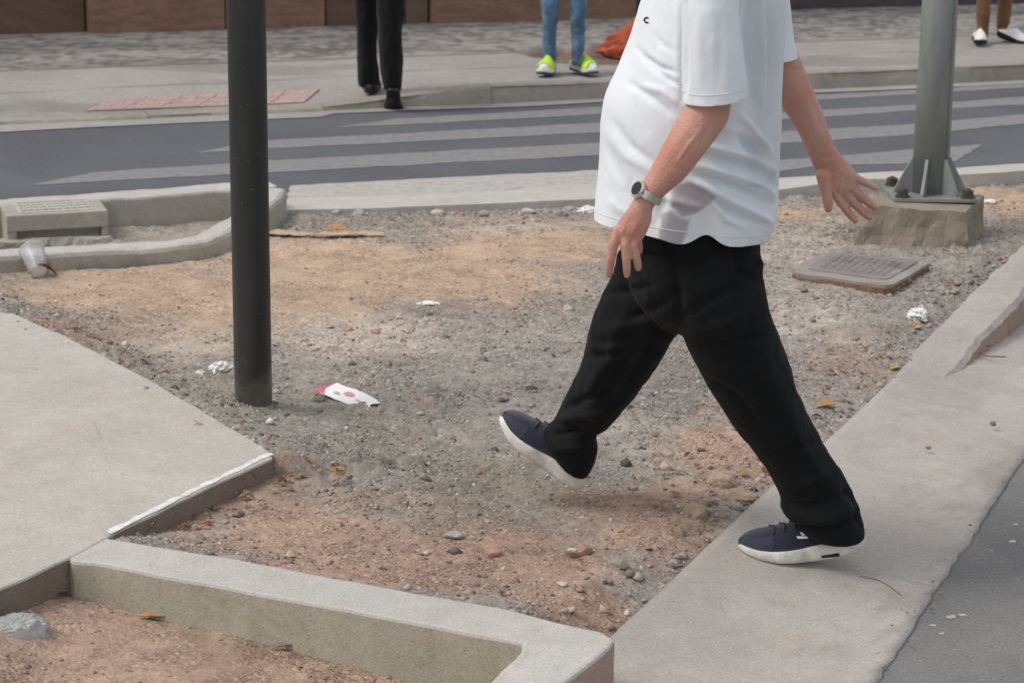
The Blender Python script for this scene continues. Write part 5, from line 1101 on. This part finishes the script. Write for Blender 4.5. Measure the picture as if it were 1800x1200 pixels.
folds(body, [([(1245, 240), (1215, 285), (1185, 322)], .0018, 5), ([(1222, 225), (1195, 270), (1165, 310)], -.0010, 6), ([(1444, 276), (1458, 274), (1470, 270)], -.0016, 2.5), ([(1442, 281), (1456, 279), (1472, 274)], -.0012, 2), ([(1465, 300), (1462, 320), (1468, 338)], -.003, 4), ([(1470, 320), (1485, 322), (1498, 312)], -.0016, 3), ([(1448, 305), (1456, 315), (1462, 330)], .003, 6), ([(1376, 120), (1395, 124), (1408, 122)], -.002, 3), ([(1108, 380), (1100, 405)], -.002, 3), ([(1118, 385), (1114, 408)], .002, 2.5), ([(1130, 380), (1120, 395), (1112, 412)], .0018, 2), ([(1100, 395), (1092, 412)], .002, 2.5), ([(1230, 230), (1205, 262), (1190, 285)], .0022, 2.5), ([(1250, 215), (1235, 250), (1205, 300)], -.002, 3), ([(1395, 195), (1420, 235), (1440, 270)], .002, 3), ([(1420, 160), (1438, 205), (1452, 240)], -.0018, 3), ([(1488, 300), (1476, 318), (1470, 335)], -.002, 2.5), ([(1500, 318), (1490, 330), (1478, 345)], -.0025, 2.5)], noise=[((40, 40, 40), .0009, 21)])
obj_me('body', body, M['skin'], man, True)
hv = ell(hc + [.018, 0, .042], .100, .081, .103, 32); hv2 = np.array(hv[0]); hmesh = mesh('hair', hv2 + .003 * rng.normal(size=hv2.shape), hv[1], M['hair'], man, True)
v = co(hmesh.data); v[:, 2] = np.where(v[:, 0] < hc[0] - .03, np.maximum(v[:, 2], hc[2] + .07), v[:, 2]); set_co(hmesh.data, v)
# shoes
heading = np.array([-math.cos(math.radians(9)), math.sin(math.radians(9)), 0])
toe = PY(1303, 950, YN + .02); heelx = PY(1530, 950, YN - .03)
L1 = .306
heel0 = np.array([fp_[0] + .149, YN - .012, fz + .002])
slope = np.array([0, 0, -.04])
s1, so1 = make_shoe(man, basis(heel0, heading + slope, (0, 0, 1)), M['white_rubber'], M['navy_knit'], L1, .105, .028, .006)
dF = PY(873, 742, YFr + .05) - PY(1022, 858, YFr); dF /= np.linalg.norm(dF)
heelF = PY(1018, 866, YFr)
s2, so2 = make_shoe(man, basis(heelF, dF, (0, 0, 1)), M['white_rubber'], M['navy_knit'], .272, .105, 0., .006)
# sole window and side mark on the planted shoe
def mark(px_poly, Y, name, mat, parent, target, lift=.0012):
    V = []
    for x, y in px_poly:
        d = Vector(ray(x, y)).normalized(); hit, loc, n_, _ = target.ray_cast(Vector(CAMP), d)
        if not hit: return
        V.append(np.array(loc) + np.array(n_) * lift)
    o = mesh(name, V, [tuple(range(len(V)))], mat); child(o, parent)
M['navy_lace'] = cloth('navy_trim', (.040, .044, .07), .3, 300, .8, .2); M['shoe_white'] = plain('white_shoe_mark', (.75, .75, .74), .6, .1)
bpy.context.view_layer.update()
for tgt in (s1, so1, s2, so2): assert tgt.matrix_world.translation.length < 1e-4, tgt.matrix_world
mark([(1443, 976), (1474, 971), (1476, 974), (1475, 977), (1445, 980)], YN, 'sole_window', M['black_leather'], s1, so1)
mark([(1400, 942), (1422, 942), (1425, 946), (1402, 946)], YN, 'side_mark', M['shoe_white'], s1, s1); mark([(1406, 935), (1410, 935), (1416, 941), (1409, 941)], YN, 'side_mark', M['shoe_white'], s1, s1)
# laces, tongue edge and toe guard
for up_, Lx, n_l in ((s1, L1, 3), (s2, .272, 2)):
    V0 = co(up_.data).reshape(26, 28, 3)
    for k in range(n_l):
        i_ = 14 + k * 2 if up_ is s1 else 15 + k * 2
        pts = [V0[i_ + (1 if a > 13 else 0), a] + np.array([0, 0, .003]) for a in range(7, 22, 2)]
        o = mesh('lace', *tube(pts, .0028, 6), M['navy_lace'], None, True); child(o, up_)
    Vg, Fg = [], []
    for i_ in range(19, 26):
        for a in (0, 2, 4, 5, 22, 23, 25, 27): pass
    for a0, a1 in ((0, 6), (21, 27)):
        base_ = len(Vg); na = a1 - a0 + 1
        for i_ in range(18, 26):
            for a in range(a0, a1 + 1):
                c_ = V0[i_].mean(0); d_ = V0[i_, a] - c_; Vg.append(V0[i_, a] + d_ / (np.linalg.norm(d_) + 1e-6) * .0012)
        Fg += [(base_ + i_ * na + k, base_ + i_ * na + k + 1, base_ + (i_ + 1) * na + k + 1, base_ + (i_ + 1) * na + k) for i_ in range(7) for k in range(na - 1)]
    o = mesh('toe_guard', Vg, Fg, M['navy_lace'], None, True); child(o, up_)
# wrist watch
wc = PY(1140, 342, YA - .02); wa = PY(1128, 366, YA - .02) - PY(1158, 318, YA - .018); wa /= np.linalg.norm(wa); a_ = PY(1160, 352, YA - .02) - PY(1120, 333, YA - .02); a_ -= wa * (a_ @ wa); ra = np.linalg.norm(a_) / 2; a_ /= np.linalg.norm(a_); b2_ = np.cross(wa, a_)
watch = empty('wrist_watch', tuple(wc)); bpy.data.objects.remove(watch)
bands = []
nb = 26
for k in range(nb):
    t = 2 * math.pi * k / nb; cpt = wc + a_ * (ra + .0035) * math.cos(t) + b2_ * (.0265 + .0035) * math.sin(t); tn = -a_ * math.sin(t) * ra + b2_ * .0265 * math.cos(t); tn /= np.linalg.norm(tn); nn_ = np.cross(tn, wa); hl_ = math.pi * (ra + .03) / nb * .88
    V = [cpt + tn * i * hl_ + wa * j * .0085 + nn_ * k2 * .0018 for i in (-1, 1) for j in (-1, 1) for k2 in (-1, 1)]; bands.append((V, box_vf(0, 1, 0, 1, 0, 1)[1]))
wb = mesh('watch_band', *merge(bands), M['steel'], man)
fd = -a_ * .80 - b2_ * .0; nf = -a_ + np.cross(wa, a_) * (-.55 if np.cross(wa, a_)[1] > 0 else .55); nf /= np.linalg.norm(nf)
if nf @ (CAMP - wc) < 0: nf = -a_ - (nf + a_)
nf /= np.linalg.norm(nf); e1 = wa; e2 = np.cross(nf, e1); cc_ = wc + nf * (ra * .92)
case = mesh('watch_case', *loft([(cc_ + nf * h, e1 * r_, e2 * r_) for h, r_ in ((0, .0185), (.004, .020), (.009, .020), (.0115, .0175))], 28), M['steel'])
dial = mesh('watch_dial', *loft([(cc_ + nf * h, e1 * .0155, e2 * .0155) for h in (.0112, .0122)], 28), M['black_leather']); child(case, wb); child(dial, wb)

# ---------------------------------------------------------------- people across the street
def upper_body(root, hipz, c, yaw, mtop, skin, arms='down'):
    """torso, arms, hands and head for a figure whose legs are in view"""
    c = np.array([c[0], c[1], 0.]); ca, sa = math.cos(yaw), math.sin(yaw); Rm = np.array([[ca, -sa, 0], [sa, ca, 0], [0, 0, 1]])
    W = lambda x, y, z: c + Rm @ np.array([x, y, 0]) + np.array([0, 0, z])      # local: +y is where the figure faces
    ax, ay = Rm @ np.array([1., 0, 0]), Rm @ np.array([0, 1., 0])
    tors = lambda k: loft([(W(0, 0, z), ax * w * k, ay * d * k) for z, w, d in ((hipz - .05, .165, .115), (hipz + .1, .16, .112), (hipz + .25, .155, .105), (hipz + .42, .185, .115), (hipz + .5, .19, .105), (hipz + .555, .11, .08), (hipz + .58, .06, .06))], 28)
    sh = hipz + .50; parts = [loft([(W(0, 0, z), ax * w * .93, ay * d * .93) for z, w, d in ((hipz + .12, .13, .09), (hipz + .25, .155, .105), (hipz + .42, .185, .115), (hipz + .5, .19, .105), (hipz + .555, .11, .08), (hipz + .58, .06, .06))], 28), tube([W(0, 0, hipz + .55), W(0, .01, hipz + .68)], [.055, .052], 14)]; sl = [tors(1.0)]
    for s_ in (-1, 1):
        parts.append(tube([W(s_ * .18, 0, sh), W(s_ * .225, -.01, sh - .28), W(s_ * .225, .05, sh - .53)], [.048, .040, .028], 12)); sl.append(tube([W(s_ * .17, 0, sh), W(s_ * .215, -.005, sh - .2)], [.066, .064], 14))
        parts.append(tube([W(s_ * .225, .05, sh - .52), W(s_ * .224, .065, sh - .61)], [.034, .03], 10, flat=.5))
        for k in range(4): parts.append(tube([W(s_ * (.225 - 0.0), .045 + .014 * k, sh - .60), W(s_ * .222, .052 + .014 * k, sh - .65 - .008 * (k in (1, 2))), W(s_ * .214, .055 + .014 * k, sh - .685 - .01 * (k in (1, 2)))], [.009, .0085, .007], 8))
        parts.append(tube([W(s_ * .22, .085, sh - .55), W(s_ * .212, .105, sh - .60), W(s_ * .208, .108, sh - .63)], [.011, .010, .008], 8))
    h = W(0, .02, hipz + .78); 
    def el(o, a, b_, cz): 
        rg = [];
        for i in range(11): t = math.pi * (i + .5) / 11 - math.pi / 2; rg.append((h + Rm @ np.array(o) + [0, 0, cz * math.sin(t)], ax * a * math.cos(t), ay * b_ * math.cos(t)))
        return loft(rg, 20)
    parts += [el((0, -.01, .025), .074, .096, .10), el((0, .025, -.045), .058, .064, .08), tube([h + ay * .105 + [0, 0, .01], h + ay * .12 - [0, 0, .028], h + ay * .10 - [0, 0, .038]], [.009, .014, .009], 8), tube([h + ay * .092 - ax * .02 - [0, 0, .072], h + ay * .098 - [0, 0, .07], h + ay * .092 + ax * .02 - [0, 0, .072]], .007, 8)]
    for s_ in (-1, 1): parts += [tube([h + ax * s_ * .074 + [0, 0, .012], h + ax * s_ * .081 - ay * .01, h + ax * s_ * .074 - [0, 0, .03]], [.011, .013, .009], 8), tube([h + ax * s_ * .04 + ay * .088 + [0, 0, .004], h + ax * s_ * .022 + ay * .094 + [0, 0, .004]], .009, 8)]
    sv = remesh(*merge(sl), .009, 4); folds(sv, [], noise=[((8, 8, 6), .008, 3)]); obj_me('top', sv, mtop, root, True)
    hr_ = el((0, -.018, .04), .080, .096, .096); hv_ = np.array(hr_[0]); mesh('hair', hv_ + .003 * rng.normal(size=hv_.shape), hr_[1], M['black_leather'], root, True)
    return parts
def up_to(px_top, py_top, Y): return PY(px_top, py_top, Y)
M['dark_top'] = cloth('dark_top', (.03, .03, .035)); M['grey_top'] = cloth('grey_top', (.25, .25, .26)); M['plain_top'] = cloth('plain_top', (.4, .38, .35))
def person_far(label, Y, legs, crotch, hipz, yaw, mtro, mtop, skin, noise, skin_up=.04):
    """legs: per leg the list of (left px, right px) stations from hem upwards; crotch: px of the crotch column centre"""
    cx = PY(crotch, 0, Y); root = empty('person', (cx[0], Y, .11)); tag(root, label, 'person'); parts, skinp = [], []
    hip = np.array([cx[0], Y, hipz])
    for st, dy in legs:
        e = edges_loft([((a, y1), (b_, y2), Y + dy, d) for (a, y1), (b_, y2), d in st], 20, 2)
        top = (PY(*st[-1][0], Y + dy) + PY(*st[-1][1], Y + dy)) / 2; wtop = np.linalg.norm(PY(*st[-1][1], Y + dy) - PY(*st[-1][0], Y + dy)) / 2
        s_ = 1 if top[0] > cx[0] else -1; ht = hip + np.array([s_ * .085, 0, -.02])
        t2 = tube([top - [0, 0, .02], top * .5 + ht * .5, ht], [wtop * .97, max(wtop, .085), .10], 20); parts += [e, t2]
        bot = (PY(*st[0][0], Y + dy) + PY(*st[0][1], Y + dy)) / 2; skinp.append(tube([bot + [0, 0, skin_up], top, ht], [.032, .045, .07], 12))
    parts.append(loft([(hip + [0, 0, z], np.array([w, 0, 0]), np.array([0, d, 0])) for z, w, d in ((-.09, .15, .10), (0, .185, .13), (.1, .175, .125))], 28))
    tm = remesh(*merge(parts), .008, 3); folds(tm, [], noise=noise); obj_me('trousers', tm, mtro, root, True)
    ub = upper_body(root, hipz, (cx[0], Y), yaw, mtop, skin); core_ = tube([hip - [0, 0, .01], hip + [0, 0, .14]], [.07, .085], 16)
    obj_me('body', remesh(*merge(ub + skinp + [core_]), .0075, 3), skin, root, True)
    return root
# black-clad walker stepping onto the kerb, seen from behind
YL_, YR_ = G(652, 168, .06)[1] + .06, G(690, 190, .03)[1] + .06; YK = (YL_ + YR_) / 2
blk = person_far('person in black trousers and black shoes stepping up onto the far kerb', YK,
    [([((631, 152), (666, 152), .05), ((630, 140), (667, 142), .06), ((629, 110), (664, 110), .065), ((627, 60), (664, 60), .07), ((622, 20), (667, 20), .075), ((618, -10), (668, -10), .08)], YL_ - YK),
     ([((674, 160), (705, 160), .05), ((670, 145), (706, 148), .06), ((667, 110), (708, 110), .068), ((665, 60), (706, 60), .072), ((662, 20), (712, 20), .078), ((662, -10), (714, -10), .08)], YR_ - YK)], 666, .93, 0, M['black_cloth2'], M['dark_top'], M['skin2'], [((14, 14, 6), .012, 3), ((40, 40, 20), .004, 4)])
h1 = G(653, 168, .06); make_shoe(blk, basis(np.array([h1[0], h1[1] - .01, .062]), (-.05, 1, .02), (0, 0, 1)), M['black_leather'], M['black_leather'], .28, .11)
h2 = PY(690, 163, YR_ - .07); make_shoe(blk, basis(h2, (0, .62, -.55), (0, .6, 1)), M['black_leather'], M['black_leather'], .27, .105)
# jeans and neon slides
YJ = G(963, 133, .11)[1] + .12
jn = person_far('person in blue jeans, white socks and neon yellow slides standing on far kerb', YJ,
    [([((959, 110), (975, 110), .04), ((955, 104), (977, 104), .045), ((954, 70), (978, 70), .055), ((953, 40), (979, 40), .06), ((950, 10), (985, 10), .07), ((950, -10), (986, -10), .07)], .0),
     ([((1006, 114), (1024, 114), .04), ((1004, 108), (1026, 108), .045), ((1003, 70), (1029, 70), .055), ((1002, 40), (1030, 40), .06), ((1001, 10), (1034, 10), .07), ((1001, -10), (1035, -10), .07)], -.02)], 992, .92, math.pi, M['denim'], M['grey_top'], M['skin2'], [((16, 16, 14), .016, 6), ((45, 45, 60), .008, 7)])
def slide(par, px, py, z, d, L=.27):
    p = G(px, py, z); d = np.array(d) / np.linalg.norm(d); Mx = basis(p - d * L * .5 + [0, 0, .002], d, (0, 0, 1)); sv, uv = shoe_vf(L, .10)
    so = mesh('slide', *sv, M['white_cloth'], None, True); place(so, Mx); child(so, par)
    ss = np.array(sv[0]); b_ = mesh('outsole', ss * [1, 1.03, .45], sv[1], M['navy_knit'], None, True); place(b_, Mx @ Matrix.Translation((0, 0, -.002))); child(b_, so)
    sock = mesh('sock', np.array(uv[0]) * [.97, .86, 1.0] + [0.004, 0, .002], uv[1], M['white_cloth'], None, True); place(sock, Mx); child(sock, par)
    ank = mesh('sock_cuff', *tube([(.055, 0, .07), (.06, 0, .17)], [.036, .038], 14), M['white_cloth'], None, True); place(ank, Mx); child(ank, sock)
    U = np.array(uv[0]); sel = (U[:, 0] > L * .40) & (U[:, 0] < L * .90); Fs = [f for f in uv[1] if len(f) == 4 and all(sel[i] for i in f)]
    used = sorted({i for f in Fs for i in f}); mp = {a: i for i, a in enumerate(used)}; Uc = U[used]; Uc = np.stack([Uc[:, 0], Uc[:, 1] * 1.07, Uc[:, 2] * 1.05 + .003], 1)
    st_ = mesh('strap', Uc, [tuple(mp[i] for i in f) for f in Fs], M['neon'], None, True); md = st_.modifiers.new('s', 'SOLIDIFY'); md.thickness = .004; place(st_, Mx); child(st_, so)
slide(jn, 962, 129, .112, (-.18, -.94, 0), .26); slide(jn, 1027, 128, .112, (.52, -.87, 0), .26)
# brown trousers, white shoes
YW = G(1726, 80, .11)[1] + .19
br = person_far('person in brown trousers and white shoes walking on the far pavement', YW,
    [([((1718, 66), (1736, 66), .04), ((1717, 55), (1738, 55), .05), ((1716, 30), (1740, 30), .06), ((1716, 0), (1742, 0), .065), ((1716, -10), (1743, -10), .065)], 0),
     ([((1751, 50), (1772, 48), .04), ((1752, 40), (1775, 40), .05), ((1754, 20), (1778, 20), .06), ((1756, 0), (1781, 0), .065), ((1757, -10), (1782, -10), .065)], .14)], 1748, .92, math.pi * .85, M['brown_cloth'], M['plain_top'], M['skin2'], [((16, 16, 10), .008, 6), ((40, 40, 40), .004, 7)], -.03)
p = G(1728, 80, .112); make_shoe(br, basis(p + [0, .24, .0], (-.04, -1, 0), (0, 0, 1)), M['black_leather'], M['white_cloth'], .25, .09)
p = PY(1751, 66, YW + .14); make_shoe(br, basis(p, (.80, -.60, -.20), (.2, 0, 1)), M['black_leather'], M['white_cloth'], .235, .09)
# heap of orange netting in the pit
M['orange'] = cloth('orange_red_netting', (.42, .075, .03), .5, 60, .8, .3)
p = G(1150, 96, .09); bm = bmesh.new(); bmesh.ops.create_icosphere(bm, subdivisions=5, radius=1); v = np.array([q.co for q in bm.verts]); f = [tuple(x.index for x in q.verts) for q in bm.faces]; bm.free()
t = np.clip((v[:, 0] + 1) / 2, 0, 1); hgt = .10 + .36 * t; d = 1 + .16 * fbm(v * 2.5, 4, 3) + .10 * fbm(v * 8, 3, 4) - .10 * np.abs(fbm(v * [3, 3, 9], 3, 6))
v = v * d[:, None]; v = np.stack([v[:, 0] * .40, v[:, 1] * .24, np.where(v[:, 2] > -.25, (v[:, 2] + .25) * hgt, 0)], 1)
hp = mesh('netting_heap', v, f, M['orange'], None, True); hp.location = (p[0] + .06, p[1] + .22, .055); tag(hp, 'crumpled heap of orange-red netting on the far pavement beside the jeans', 'netting heap')
